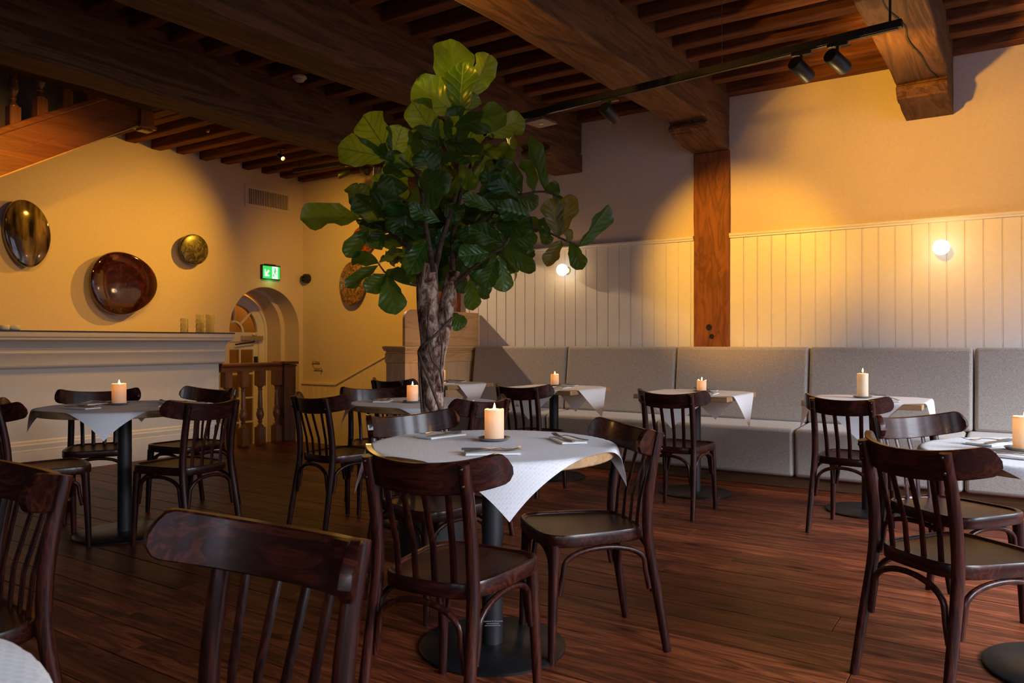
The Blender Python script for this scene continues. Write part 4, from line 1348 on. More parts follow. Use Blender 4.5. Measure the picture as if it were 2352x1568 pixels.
def build_chair_meshes():
    me = {}
    # curved top rail
    mb = MB(); rings = []
    n = 36
    for k in range(n + 1):
        s = -1 + 2 * k / n
        x, y, a = rail_pt(s)
        nx, ny = -math.sin(a) * 0.9, math.cos(a)            # towards the sitter
        l = math.hypot(nx, ny); nx /= l; ny /= l
        u = abs(s)
        zt = 0.815 - 0.052 * max(0.0, (u - 0.80) / 0.20) ** 2.4
        zb = 0.720 + 0.020 * max(0.0, (u - 0.90) / 0.10) ** 2
        th = 0.0115
        lean = -0.012
        ring = []
        hz = (zt - zb) / 2; zc = (zt + zb) / 2
        for (p, q) in ((-1, -0.93), (-0.72, -1), (0.72, -1), (1, -0.93), (1, 0), (1, 0.93), (0.72, 1), (-0.72, 1), (-1, 0.93), (-1, 0)):
            dz = q * hz
            up = (y + nx * 0 + 0.262) * 0.30
            oy = -0.2 * dz
            ring.append((x + nx * th * p, y + ny * th * p + oy, zc + dz + up))
        rings.append(ring)
    mb.rings(rings)
    me['rail'] = mb.mesh('backrest_rail', 'chair_h', 30)
    for sx in (-1, 1):
        # rear leg and back post in one bent piece
        ctrl = [(sx * 0.188, -0.275, 0.0), (sx * 0.181, -0.238, 0.22), (sx * 0.172, -0.206, 0.42), (sx * 0.168, -0.206, 0.56), (sx * 0.168, -0.226, 0.70), (sx * 0.169, -0.253, 0.821)]
        pts = curve_pts(ctrl, 5)
        rad = [0.0160 + 0.0040 * min(1, p.z / 0.4) for p in pts]
        rad = [r if p.z < 0.6 else 0.020 - 0.0015 * (p.z - 0.6) / 0.23 for r, p in zip(rad, pts)]
        mb = MB(); mb.tube(pts, rad, 12)
        me['rear%d' % sx] = mb.mesh('rear_leg', 'chair_v', 50)
        for bi, z in enumerate((0.806, 0.757)):
            mb = MB()
            yb = -0.2500 + (0.806 - z) * 0.19
            mb.lathe([(0.0075, yb - 0.016), (0.0072, yb - 0.020), (0.005, yb - 0.0235), (0.001, yb - 0.0248)], 10, (sx * 0.169, 0, z), 'y')
            me['bolt%d%d' % (sx, bi)] = mb.mesh('bolt', 'bolt', 60)
        ctrl = [(sx * 0.186, 0.182, 0.0), (sx * 0.180, 0.176, 0.20), (sx * 0.172, 0.166, 0.425)]
        pts = curve_pts(ctrl, 4)
        mb = MB(); mb.tube(pts, [0.0145 + 0.0075 * (p.z / 0.425) for p in pts], 12)
        me['front%d' % sx] = mb.mesh('front_leg', 'chair_v', 50)
    # slats
    for i, sx in enumerate((-0.105, -0.036, 0.036, 0.105)):
        s = math.asin(min(1, sx * 1.04 / RAIL_W * math.sin(math.radians(75)))) / math.radians(75)
        x, y, a = rail_pt(s)
        mb = MB(); mb.tube([(sx * 0.93, -0.192 + 0.05 * (sx * 2.5) ** 2, 0.425), (sx * 0.96, -0.205 + 0.04 * (sx * 2.5) ** 2, 0.56), (x, y + 0.004, 0.728)], [0.0125, 0.012, 0.012], 8, flat=(0.42, 1.0))
        me['slat%d' % i] = mb.mesh('slat', 'chair_v', 40)

    # seat
    def outline(sc, n=48):
        pts = []
        for k in range(n):
            t = 2 * PI * k / n
            c, s_ = math.cos(t), math.sin(t)
            e = 0.42
            px = math.copysign(abs(c) ** e, c); py = math.copysign(abs(s_) ** e, s_)
            wd = 0.193 + 0.022 * py                      # wider in front
            y = py * 0.205 - 0.002 + (0.012 * (1 - px * px) * (1 if py > 0 else -1.0))
            pts.append((px * wd * sc, y * sc))
        return pts
    o1, o2, o3 = outline(1.0), outline(0.985), outline(0.90)
    o25 = outline(0.93)
    mb = MB()
    mb.rings([[(x, y, 0.418) for x, y in o2], [(x, y, 0.424) for x, y in o1], [(x, y, 0.458) for x, y in o1], [(x, y, 0.464) for x, y in o2], [(x, y, 0.464) for x, y in o25], [(x, y, 0.456) for x, y in o3], [(x, y, 0.430) for x, y in o3]], True, False)
    me['seat_frame'] = mb.mesh('seat_frame', 'chair_h', 50)
    mb = MB()
    rr = []
    for sc, dz in ((0.899, 0.4565), (0.86, 0.4555), (0.7, 0.452), (0.45, 0.449), (0.2, 0.448), (0.02, 0.448)):
        rr.append([(x, y, dz) for x, y in outline(sc)])
    mb.rings(rr, False, True)
    me['seat_panel'] = mb.mesh('seat_panel', 'chair_seat', 60)

    # bentwood arches
    def arch(p0, p1, zlow, ztop=0.405):
        p0 = Vector(p0); p1 = Vector(p1)
        L = []
        for k in range(13):
            a = PI * k / 12
            f = 0.5 - 0.5 * math.cos(a)
            zz = zlow + 0.07 + (ztop - zlow - 0.07) * (math.sin(a) ** 0.62)
            q = p0.lerp(p1, 0.04 + 0.92 * f); L.append(Vector((q.x, q.y, zz)))
        L = [Vector((p0.x, p0.y, zlow))] + L + [Vector((p1.x, p1.y, zlow))]
        mb = MB(); mb.tube(curve_pts(L, 2), 0.0105, 8)
        return mb.mesh('bentwood_arch', 'chair_v', 60)
    me['arch_f'] = arch((-0.160, 0.172, 0), (0.160, 0.172, 0), 0.24)
    me['arch_b'] = arch((-0.160, -0.228, 0), (0.160, -0.228, 0), 0.22)
    me['arch_l'] = arch((-0.180, -0.205, 0), (-0.176, 0.150, 0), 0.24)
    me['arch_r'] = arch((0.180, -0.205, 0), (0.176, 0.150, 0), 0.24)
    return me


CM = build_chair_meshes()


def mobj(name, me, parent):
    o = bpy.data.objects.new(name, me); C.objects.link(o); o.parent = parent
    return o


def make_chair():
    t = thing('bentwood_chair', 'x', 'chair')
    mobj('seat_frame', CM['seat_frame'], t); mobj('seat_panel', CM['seat_panel'], t)
    mobj('backrest_rail', CM['rail'], t)
    for sx in (-1, 1):
        rl = mobj('rear_leg', CM['rear%d' % sx], t)
        mobj('bolt', CM['bolt%d0' % sx], rl); mobj('bolt', CM['bolt%d1' % sx], rl)
        mobj('front_leg', CM['front%d' % sx], t)
    for i in range(4): mobj('slat', CM['slat%d' % i], t)
    for k in ('arch_f', 'arch_b', 'arch_l', 'arch_r'): mobj('bentwood_arch', CM[k], t)
    return t


chair0 = make_chair()
CHAIRS = [
    # (sideways, ahead), facing (sideways, ahead), label
    ((-0.165, 2.44), (0.47, 0.88), 'dark bentwood chair drawn up to front side of the central round table', 'near'),
    ((0.268, 2.985), (-0.96, -0.27), 'dark bentwood chair at the right side of the central round table', ''),
    ((-0.345, 3.395), (0.70, -0.71), 'dark bentwood chair on the far side of the central round table', ''),
    ((-0.535, 1.19), (-0.515, -0.857), 'large foreground dark bentwood chair at the bottom left, rail catching daylight', ''),
    ((-1.43, 1.86), (-0.62, -0.79), 'dark bentwood chair cut by the left edge, in the lower left', ''),
    ((-2.66, 4.36), (0.75, 0.66), 'dark bentwood chair cut by left edge, at the round table by bar', ''),
    ((-2.77, 5.12), (0.45, -0.89), 'dark bentwood chair against the bar, left behind the candle', ''),
    ((-1.92, 4.46), (-0.89, 0.45), 'dark bentwood chair right of the table by bar, rail seen from behind', ''),
    ((-2.25, 5.32), (-0.47, -0.88), 'dark bentwood chair behind right side of table by the bar', ''),
    ((-1.09, 4.92), (0.65, 0.76), 'dark bentwood chair left of the tree, near the stair hall wall', ''),
    ((-0.93, 5.40), (0.38, -0.925), 'dark bentwood chair behind round table next to tree trunk', ''),
    ((-0.33, 4.60), (-0.84, 0.54), 'dark bentwood chair just right of the tree trunk', ''),
]
used = False


def place_chair(p, ang, label):
    global used
    t = chair0 if not used else dup(chair0)
    used = True
    t.location = p; t.rotation_euler = (0, 0, ang)
    t['label'] = label
    t['group'] = 'dark bentwood dining chairs'
    return t


def ang_of(v):
    return math.atan2(v.y, v.x) - PI / 2


for (p, f, lab, fl_) in CHAIRS:
    t = place_chair(W(*p), ang_of(W(*f)), lab)
for (x, y, a, lab) in ((-4.64, 5.30, 0.0, 'dark bentwood chair at bench table beside the oak partition'),
                       (-3.17, 5.13, 0.03, 'dark bentwood chair at the second bench table, right behind the central candle'),
                       (-1.935, 5.07, 0.0, 'dark bentwood chair at the bench table below the timber post'),
                       (-0.835, 5.15, -0.12, 'dark bentwood chair at the bench table with the unburnt tall candle')):
    place_chair((x, y, 0), a, lab)
place_chair(W(1.88, 3.27), ang_of(W(0.355, -0.935)), 'dark bentwood chair at right round table, facing the camera')
place_chair(W(1.52, 2.59), ang_of(W(0.95, 0.31)), 'large dark bentwood chair at right, back to camera, before the round table')

# ------------------------------------------------------------------ tables
TT = 0.770          # table top height


def column_parts(t, disc=0.28):
    mb = MB(); mb.lathe([(disc, 0.0), (disc, 0.008), (disc - 0.006, 0.013), (0.05, 0.016)], 48); mb.build('base_disc', 'base_disc', t, smooth=40)
    mb = MB(); mb.lathe([(0.040, 0.012), (0.040, 0.72)], 28); mb.build('column', 'black', t, smooth=40)
    mb = MB(); mb.box(-0.2, 0.2, -0.03, 0.03, 0.715, 0.732); mb.box(-0.03, 0.03, -0.2, 0.2, 0.715, 0.732); mb.build('top_bracket', 'black', t, smooth=0)


def cloth_mesh(kind, r, side, rot, seed):
    """paper square laid on the top; corners fall over the edge"""
    rnd = random.Random(seed)
    N = 56
    mb = MB(); uv = []
    rc = 0.016; tm = math.radians(74)

    def drop(e, tmx):
        if e <= 0: return 0.0, 0.0
        if e < rc * tmx:
            a = e / rc; return rc * math.sin(a), -rc * (1 - math.cos(a))
        q = e - rc * tmx
        cur = 1.0 + 0.0 * q
        return rc * math.sin(tmx) + q * math.cos(tmx), -rc * (1 - math.cos(tmx)) - q * math.sin(tmx)
    c, s = math.cos(rot), math.sin(rot)
    for j in range(N + 1):
        for i in range(N + 1):
            a = (i / N - 0.5) * side; b_ = (j / N - 0.5) * side
            x = a * c - b_ * s; y = a * s + b_ * c
            z = 0.0
            wob = 0.5 * noise.noise(Vector((x * 3 + seed * 7, y * 3, seed))) + 0.3 * noise.noise(Vector((x * 8 + seed, y * 8, seed)))
            if kind == 'round':
                d_ = math.hypot(x, y)
                if d_ > r:
                    e = d_ - r
                    th = tm + 0.20 * noise.noise(Vector((math.atan2(y, x) * 1.3, seed, 3)))
                    h, z = drop(e, th)
                    k = (r + h) / d_
                    x *= k; y *= k
            else:
                # square top: fold over each side
                th = tm + 0.25 * noise.noise(Vector((seed, x, y)))
                if abs(x) > r:
                    h, dz = drop(abs(x) - r, th); x = math.copysign(r + h, x); z += dz
                if abs(y) > r:
                    h, dz = drop(abs(y) - r, th); y = math.copysign(r + h, y); z += dz
            z += 0.0022 + 0.0018 * wob
            if z > -0.001 and z < 0.0005: z = 0.0006
            mb.v.append((x, y, z)); uv.append((i / N, j / N))
    for j in range(N):
        for i in range(N):
            k = j * (N + 1) + i
            mb.f.append((k, k + 1, k + N + 2, k + N + 1))
    me = bpy.data.meshes.new('tablecloth'); me.from_pydata(mb.v, [], mb.f)
    ul = me.uv_layers.new(name='UVMap')
    for lp in me.loops: ul.data[lp.index].uv = uv[lp.vertex_index]
    me.polygons.foreach_set('use_smooth', [True] * len(me.polygons))
    me.materials.append(MT['cloth'])
    return me


def candle(p, r, h, label, burnt, seed):
    rnd = random.Random(seed)
    t = thing('pillar_candle', label, 'candle', p, 0, 'cream pillar candles')
    n = 28
    prof = [(r * 0.97, 0.0), (r, 0.003), (r, h * 0.6), (r * 1.0, h - 0.012), (r * 1.015, h - 0.004), (r * 0.97, h), (r * 0.86, h - 0.002), (r * 0.75, h - 0.008), (r * 0.35, h - 0.012), (0.002, h - 0.012)]
    if not burnt: prof = [(r * 0.97, 0.0), (r, 0.003), (r, h - 0.004), (r * 0.94, h), (r * 0.5, h), (0.002, h)]
    mb = MB(); mb.lathe(prof, n)
    if burnt:
        for i, v in enumerate(mb.v):
            if v[2] > h - 0.006 and math.hypot(v[0], v[1]) > r * 0.8:
                a = math.atan2(v[1], v[0])
                mb.v[i] = (v[0], v[1], v[2] + 0.006 * burnt * noise.noise(Vector((math.cos(a) * 1.6, math.sin(a) * 1.6, seed))))
    mb.build('wax_body', 'wax', t, smooth=60)
    z0 = h - 0.012 if burnt else h
    mb = MB(); mb.tube([(0, 0, z0), (0.0005, 0, z0 + 0.006), (0.002, 0, z0 + 0.011)], 0.0011, 6); mb.build('wick', 'wick', t)
    s = r / 0.037
    mb = MB(); mb.lathe([(0.0005, z0 + 0.007), (0.0038 * s, z0 + 0.012), (0.0048 * s, z0 + 0.017), (0.0036 * s, z0 + 0.025), (0.0015 * s, z0 + 0.033), (0.0003, z0 + 0.037)], 12, (0.001, 0, 0))
    mb.build('flame', 'flame', t, smooth=180)
    d = bpy.data.lights.new('candle_light', 'POINT'); d.energy = 1.3; d.color = (1, 0.45, 0.10); d.shadow_soft_size = 0.012
    o = bpy.data.objects.new('candle_light', d); o.location = (0.001, 0, z0 + 0.024); o.parent = t; C.objects.link(o)
    d = bpy.data.lights.new('wax_glow', 'POINT'); d.energy = 0.06 if burnt else 0.01; d.color = (1, 0.42, 0.07); d.shadow_soft_size = 0.006  # light added inside the wax to imitate the flame shining through
    o = bpy.data.objects.new('wax_glow', d); o.location = (0, 0, z0 - 0.010); o.parent = t; C.objects.link(o)
    return t


mb = MB(); mb.lathe([(0.050, 0.0), (0.058, 0.004), (0.064, 0.011), (0.0625, 0.012), (0.056, 0.006), (0.049, 0.0035), (0.002, 0.0035)], 32)
ME_SAUCER = mb.mesh('saucer', 'saucer', 50)
# folded paper napkin, fork and knife
mb = MB()
for k in range(4): mb.box(-0.05 + 0.0006 * k, 0.05 - 0.0005 * k, -0.095 + 0.0008 * k, 0.095 - 0.0007 * k, 0.0017 * k, 0.0017 * k + 0.0014)
ME_NAP = mb.mesh('napkin', 'napkin', 0)


def strip_mesh(name, sect, mat):
    """bar along y: list of (y, half width, z centre, half thickness)"""
    mb = MB()
    mb.rings([[(-w, y, z - h), (w, y, z - h), (w * 1.0, y, z + h), (-w, y, z + h)] for y, w, z, h in sect])
    return mb


fk = strip_mesh('fork', [(-0.095, 0.006, 0.003, 0.0012), (-0.09, 0.0075, 0.003, 0.0014), (-0.05, 0.006, 0.004, 0.0014), (0.0, 0.0032, 0.009, 0.0014), (0.03, 0.003, 0.010, 0.0013), (0.045, 0.010, 0.006, 0.0011), (0.058, 0.0125, 0.004, 0.001)], 'steel')
for k in range(4):
    x = -0.0105 + 0.007 * k
    i0 = len(fk.v)
    fk.rings([[(x - 0.002, y, z - .0008), (x + 0.002, y, z - .0008), (x + 0.002, y, z + .0008), (x - 0.002, y, z + .0008)] for y, z in ((0.057, 0.004), (0.075, 0.004), (0.09, 0.008), (0.10, 0.013))])
ME_FORK = fk.mesh('fork', 'steel', 40)
kn = strip_mesh('knife', [(-0.105, 0.0055, 0.004, 0.003), (-0.10, 0.0075, 0.004, 0.0035), (-0.04, 0.007, 0.0045, 0.0035), (-0.008, 0.005, 0.0045, 0.003), (0.0, 0.006, 0.0045, 0.0012), (0.05, 0.0085, 0.0045, 0.0008), (0.09, 0.0075, 0.0045, 0.0007), (0.105, 0.002, 0.0045, 0.0005)], 'steel')
ME_KNIFE = kn.mesh('knife', 'steel', 40)


def setting(c, z, ang, dist, where, turn=0.0, flip=1, kturn=0.25, kturn2=-0.3):
    """napkin with fork and knife, at an angle round the table"""
    p = Vector((c.x + math.cos(ang) * dist, c.y + math.sin(ang) * dist, z))
    rz = ang + turn
    o = bpy.data.objects.new('napkin', ME_NAP); C.objects.link(o); o.location = p; o.rotation_euler = (0, 0, rz)
    tag(o, 'folded white napkin under cutlery, ' + where, 'napkin', 'folded napkins')
    u = Vector((math.cos(rz), math.sin(rz), 0)); v = Vector((-u.y, u.x, 0))
    f = bpy.data.objects.new('fork', ME_FORK); C.objects.link(f)
    f.location = p + u * 0.012 * flip + Vector((0, 0, 0.0088)); f.rotation_euler = (0.0, 0, rz + kturn * flip)
    tag(f, 'steel fork lying on the napkin, ' + where, 'fork', 'forks')
    k = bpy.data.objects.new('knife', ME_KNIFE); C.objects.link(k)
    k.location = p - u * 0.018 * flip + Vector((0, 0, 0.0078)); k.rotation_euler = (0, 0, rz + kturn2 * flip)
    tag(k, 'steel knife lying on the napkin, ' + where, 'knife', 'knives')


def round_table(l, z, name_lab, cloth_lab, r, side, rot, seed, wood_ax='oak_x'):
    p = W(l, z)
    t = thing('round_table', name_lab, 'table', p, 0, 'round pedestal tables')
    mb = MB(); mb.lathe([(r - 0.004, TT - 0.036), (r, TT - 0.032), (r, TT - 0.004), (r - 0.004, TT)], 72); mb.build('tabletop', wood_ax, t, smooth=40)
    column_parts(t)
    o = bpy.data.objects.new('tablecloth', cloth_mesh('round', r + 0.002, side, rot, seed)); C.objects.link(o); o.location = (p.x, p.y, TT)
    tag(o, cloth_lab, 'tablecloth', 'white damask paper cloths')
    return p


ZC = TT + 0.0048


def cam_ang(l, z):
    v = W(l, z); return math.atan2(v.y, v.x)


# central round table
c1 = round_table(-0.075, 2.93, 'central round oak table on a black column, nearest whole table', 'white paper cloth with pointed corner hanging toward camera, on central round table', 0.462, 0.93, cam_ang(0.13, -1.0) - PI / 4, 1)
# table by the bar
c2 = round_table(-2.36, 4.66, 'round oak table on black column in front of the bar', 'white paper cloth on the round table by the bar', 0.47, 0.90, cam_ang(0.28, -1.0) - PI / 4, 2)
# table beside the trunk
c3 = round_table(-0.575, 4.97, 'round oak table half hidden behind the tree trunk', 'white paper cloth on the round table behind the trunk', 0.47, 0.90, cam_ang(0.25, -1.0) - PI / 4, 3)
# right-hand table
c4 = round_table(1.96, 2.66, 'round oak table cut off by the right edge', 'white paper cloth on the round table at the right edge', 0.47, 0.94, cam_ang(-0.52, -0.85) - PI / 4, 4)
# table under the camera at lower left
c5 = round_table(-0.922, 0.605, 'round table at the bottom left corner of the picture', 'white damask cloth filling the bottom left corner', 0.465, 0.94, 0.3, 5)


def square_table(x, y, lab, clab, rot, seed, side=0.80, hw=0.36):
    t = thing('square_table', lab, 'table', (x, y, 0), 0, 'square bench tables')
    mb = MB(); mb.box(-hw, hw, -hw, hw, TT - 0.036, TT); mb.build('tabletop', 'oak_x', t, smooth=0, bevel=0.003)
    column_parts(t, 0.27)
    o = bpy.data.objects.new('tablecloth', cloth_mesh('square', hw + 0.002, side, rot, seed)); C.objects.link(o); o.location = (x, y, TT)
    tag(o, clab, 'tablecloth', 'white damask paper cloths')
    return Vector((x, y, 0))


q1 = square_table(-4.58, 5.74, 'square oak table beside the oak partition', 'white paper cloth on the square table by the oak partition', PI / 4, 11, 0.84)
q2 = square_table(-3.33, 5.73, 'square oak bench table left of the timber post', 'white paper cloth on the bench table left of the timber post', PI / 4 + 0.03, 12, 0.88)
q3 = square_table(-2.06, 5.72, 'square oak bench table under the timber post', 'white paper cloth on the bench table under the timber post', PI / 4 - 0.02, 13, 0.88)
q4 = square_table(-0.84, 5.73, 'square oak bench table at right under the second globe lamp', 'white paper cloth on the rightmost bench table', PI / 4 + 0.02, 14, 0.88)


def saucer(p, lab):
    o = bpy.data.objects.new('candle_saucer', ME_SAUCER); C.objects.link(o); o.location = (p.x, p.y, ZC)
    tag(o, lab, 'saucer', 'candle saucers')


CAND = [
    (W(-0.070, 3.02), 0.0385, 0.118, 'tall burning cream candle on the central round table', 1.0, 'dark saucer under the candle on the central round table'),
    (W(-2.44, 4.75), 0.0415, 0.125, 'burning cream candle on the table by the bar', 0.5, 'dark saucer under the candle on the table by bar'),
    (W(-0.640, 4.92), 0.0365, 0.105, 'burning cream candle just left of the tree trunk', 0.9, 'saucer under the candle left of the trunk'),
    (W(1.83, 2.73), 0.037, 0.118, 'burning cream candle at the right edge of the picture', 0.3, 'saucer under the candle at the right edge'),
    (Vector((-4.72, 5.93, 0)), 0.034, 0.105, 'burning candle on table by the partition, half behind the trunk', 0.8, 'saucer under the candle by the oak partition'),
    (Vector((-3.42, 5.90, 0)), 0.036, 0.100, 'short burning candle on the bench table left of the timber post', 1.2, 'saucer under the candle left of the timber post'),
    (Vector((-2.05, 5.83, 0)), 0.036, 0.085, 'short melted candle with torn rim on bench table under the post', 2.6, 'saucer under the melted candle below the timber post'),
    (Vector((-0.885, 5.80, 0)), 0.037, 0.165, 'tall barely burnt candle on the rightmost bench table', 0, 'saucer under the tall candle on rightmost bench table'),
]
for i, (p, r, h, lab, bu, sl) in enumerate(CAND):
    saucer(p, sl)
    candle(Vector((p.x, p.y, ZC + 0.0036)), r, h, lab, bu, i + 1)

# place settings
setting(c1, ZC, cam_ang(0.96, 0.22), 0.30, 'right side of central table', 0.0, 1, 0.45, 0.1)
setting(c1, ZC, cam_ang(-0.62, 0.60), 0.30, 'far left side of central table', 0.0, 1, -0.5, 0.15)
setting(c1, ZC, cam_ang(0.02, -1.0), 0.27, 'near side of central table', 0.1, 1, 0.1, -0.15)
setting(c2, ZC, cam_ang(-0.9, 0.5), 0.27, 'far left side of table by bar', 0.0, 1, -0.6, -0.1)
setting(c2, ZC, cam_ang(-0.55, -0.7), 0.24, 'near left side of table by bar', 0.2, 1, 0.5, -0.2)
setting(c2, ZC, cam_ang(0.7, 0.65), 0.28, 'far right side of table by bar', 0.0, 1, 0.6, 0.1)
setting(c2, ZC, cam_ang(0.95, 0.0), 0.29, 'right side of table by bar', 0.1, 1, -0.4, 0.3)
setting(c3, ZC, cam_ang(-0.9, 0.1), 0.27, 'left side of table behind trunk', 0.1, 1, -0.5, 0.0)
setting(c3, ZC, cam_ang(0.9, -0.1), 0.27, 'right side of table behind trunk', 0.0, 1, 0.3, -0.1)
setting(c4, ZC, cam_ang(-0.45, 0.85), 0.28, 'far side of the right edge table', 0.0, 1, -0.6, 0.1)
setting(c4, ZC, cam_ang(-0.85, -0.35), 0.27, 'near side of the right edge table', 0.3, 1, 0.5, -0.1)
for q, nm in ((q1, 'table by the partition'), (q2, 'bench table left of the post'), (q3, 'bench table below the post'), (q4, 'rightmost bench table')):
    setting(q, ZC, PI / 2, 0.22, 'bench side of ' + nm, 0.2, 1, -0.4, 0.2)
    setting(q, ZC, -0.75, 0.22, 'chair side of ' + nm, 0.85, 1, 0.4, -0.2)

# printed maker's marks
def maker_mark(t, col_r, z, ang, size):
    pass


near = [o for o in C.objects if o.get('label', '').startswith('dark bentwood chair drawn up')][0]
leg = [c for c in near.children if c.name.startswith('rear_leg')][1]
Mx = Matrix.Translation((0.1835, -0.2655, 0.200)) @ Matrix.Rotation(math.radians(-20), 4, 'Z') @ Matrix.Rotation(PI / 2, 4, 'X') @ Matrix.Rotation(-PI / 2, 4, 'Z')
text_mesh(None, 'maker_label', 'Goossens & Goossens', 0.0085, 'label_grey', leg, Mx)
tab = [o for o in C.objects if o.get('label', '').startswith('central round oak')][0]
colm = [c for c in tab.children if c.name.startswith('column')][0]
Mc = Matrix.Rotation(PI / 2 + cam_ang(0.05, -1.0), 4, 'Z') @ Matrix.Translation((0, -0.0406, 0))
text_mesh(None, 'maker_label', 'Goossens & Goossens', 0.0085, 'label_grey', colm, Matrix.Translation((0, 0, 0.105)) @ Mc @ Matrix.Rotation(PI / 2, 4, 'X'), 0.0002, 'CENTER')
for z, hw in ((0.098, 0.024), (0.091, 0.030)):
    mb = MB(); mb.box(-hw, hw, -0.0002, 0.0002, -0.0008, 0.0008)
    o = mb.build('maker_label_line', 'label_grey', colm, smooth=0); o.matrix_local = Matrix.Translation((0, 0, z)) @ Mc

# ------------------------------------------------------------------ fiddle-leaf fig
TZ = 4.12
random.seed(21)
tp = W((990 - 1176) / FPX * TZ, TZ)
tree = thing('fiddle_leaf_fig', 'tall fiddle leaf fig tree with forked trunk in the middle of the room', 'tree', tp)
Tinv = Matrix.Translation(-tp)


def tl(px, py, dz=0.0):
    return at(px, py, TZ + dz) - tp


# pot
mb = MB(); mb.lathe([(0.15, 0.0), (0.165, 0.01), (0.185, 0.36), (0.19, 0.38), (0.178, 0.38), (0.172, 0.345), (0.002, 0.345)], 32); mb.build('pot', 'pot', tree, smooth=40)
mb = MB(); mb.lathe([(0.171, 0.34), (0.1, 0.352), (0.002, 0.356)], 24); mb.build('soil', 'soil', tree)


def bark_tube(ctrl, rads, n=20, amp=0.05):
    pts = curve_pts(ctrl, 8)
    m = len(pts)
    rr = []
    for i in range(m):
        f = i / (m - 1) * (len(rads) - 1); k = min(int(f), len(rads) - 2)
        rr.append(rads[k] + (rads[k + 1] - rads[k]) * (f - k))
    mb = MB(); mb.tube(pts, rr, n)
    c = 0
    for i in range(m):
        for j in range(n):
            v = Vector(mb.v[i * n + j]); p = pts[i]
            d = v - p
            g = 1 + amp * noise.noise(v * 9) + amp * 0.8 * noise.noise(Vector((v.x * 26, v.y * 26, v.z * 5)))
            mb.v[i * n + j] = tuple(p + d * g)
    return mb


PXM = TZ / FPX
bark_tube([Vector((0.02, 0.0, 0.34)), tl(1000, 1000), tl(995, 930), tl(993, 860), tl(994, 795), tl(984, 725, 0.0), tl(981, 645, 0.0), tl(981, 606, 0)],
          [0.088, 0.068, 0.062, 0.064, 0.066, 0.058, 0.059, 0.057], 24).build('trunk', 'bark', tree, smooth=60)
bark_tube([tl(1002, 850, 0.0), tl(1011, 795, 0.0), tl(1021, 740, 0.0), tl(1028, 695, 0.02), tl(1038, 645, 0.03), tl(1042, 622, 0.03)],
          [0.035, 0.040, 0.042, 0.042, 0.039, 0.036], 20).build('second_trunk', 'bark', tree, smooth=60)
# aerial roots winding round the trunk
for ctrl, r in (([tl(1040, 730, -0.02), tl(1005, 765, -0.10), tl(973, 792, -0.09), tl(962, 808, -0.02), tl(968, 830, -0.08), tl(985, 870, -0.11), tl(1000, 910, -0.12), tl(1012, 945, -0.11), tl(1022, 990, -0.08)], 0.0085),
                ([tl(962, 808, -0.03), tl(963, 850, -0.04), tl(966, 900, -0.06), tl(970, 960, -0.06)], 0.006),
                ([tl(985, 700, -0.09), tl(983, 760, -0.09), tl(990, 820, -0.10), tl(1010, 850, -0.10), tl(1016, 880, -0.07)], 0.005),
                ([tl(1012, 770, -0.06), tl(1015, 800, -0.06), tl(1012, 850, -0.08), tl(1018, 900, -0.05)], 0.005)):
    mb = MB(); p = curve_pts(ctrl, 6); mb.tube(p, [r * (1 + 0.25 * noise.noise(q * 30)) for q in p], 8); mb.build('aerial_root', 'twig', tree)

BR = [
    ([(995, 625, -.04), (985, 560, -.05), (975, 500, -.08), (968, 440, -.1), (950, 395, -.12), (915, 362, -.15)], .016, .007),
    ([(1000, 620, .0), (1015, 550, -.02), (1035, 490, -.02), (1050, 430, .0), (1058, 370, .02), (1050, 310, .03), (1054, 262, .03)], .015, .007),
    ([(1040, 640, .05), (1040, 560, .1), (1048, 490, .15), (1065, 420, .18), (1095, 350, .2), (1122, 312, .22)], .017, .007),
    ([(975, 620, .0), (955, 590, .02), (930, 562, .05), (893, 532, .08), (858, 512, .1), (826, 490, .1)], .013, .006),
    ([(962, 656, -.02), (940, 652, -.04), (915, 645, -.06), (888, 629, -.08), (869, 605, -.1)], .008, .004),
    ([(1035, 660, .02), (1062, 638, -.03), (1090, 612, -.08), (1125, 585, -.12), (1156, 566, -.15), (1170, 545, -.16)], .012, .007),
    ([(1045, 600, .1), (1085, 530, .15), (1130, 485, .18), (1170, 462, .2), (1205, 446, .2), (1250, 440, .2), (1290, 455, .2)], .012, .005),
    ([(1130, 485, .15), (1175, 500, .1), (1225, 522, .08), (1262, 535, .06), (1290, 548, .06), (1330, 566, .06)], .009, .005),
    ([(1050, 430, 0), (1080, 400, .05), (1110, 360, .1), (1105, 345, .1)], .008, .005),
    ([(968, 440, -.1), (985, 405, -.18), (1005, 350, -.15), (1005, 325, -.12)], .008, .005),
]
for ctrl, r0, r1 in BR:
    c3d = [tl(*c) for c in ctrl]
    p = curve_pts(c3d, 5); m = len(p)
    mb = MB(); mb.tube(p, [(r0 + (r1 - r0) * i / (m - 1)) * (1 + 0.18 * noise.noise(q * 40)) for i, q in enumerate(p)], 9)
    mb.build('branch', 'twig', tree, smooth=50)

PROF = [(0, .04), (.05, .22), (.12, .43), (.22, .60), (.34, .70), (.46, .80), (.58, .92), (.68, 1.0), (.78, .98), (.86, .87), (.92, .70), (.97, .44), (1.0, .10)]


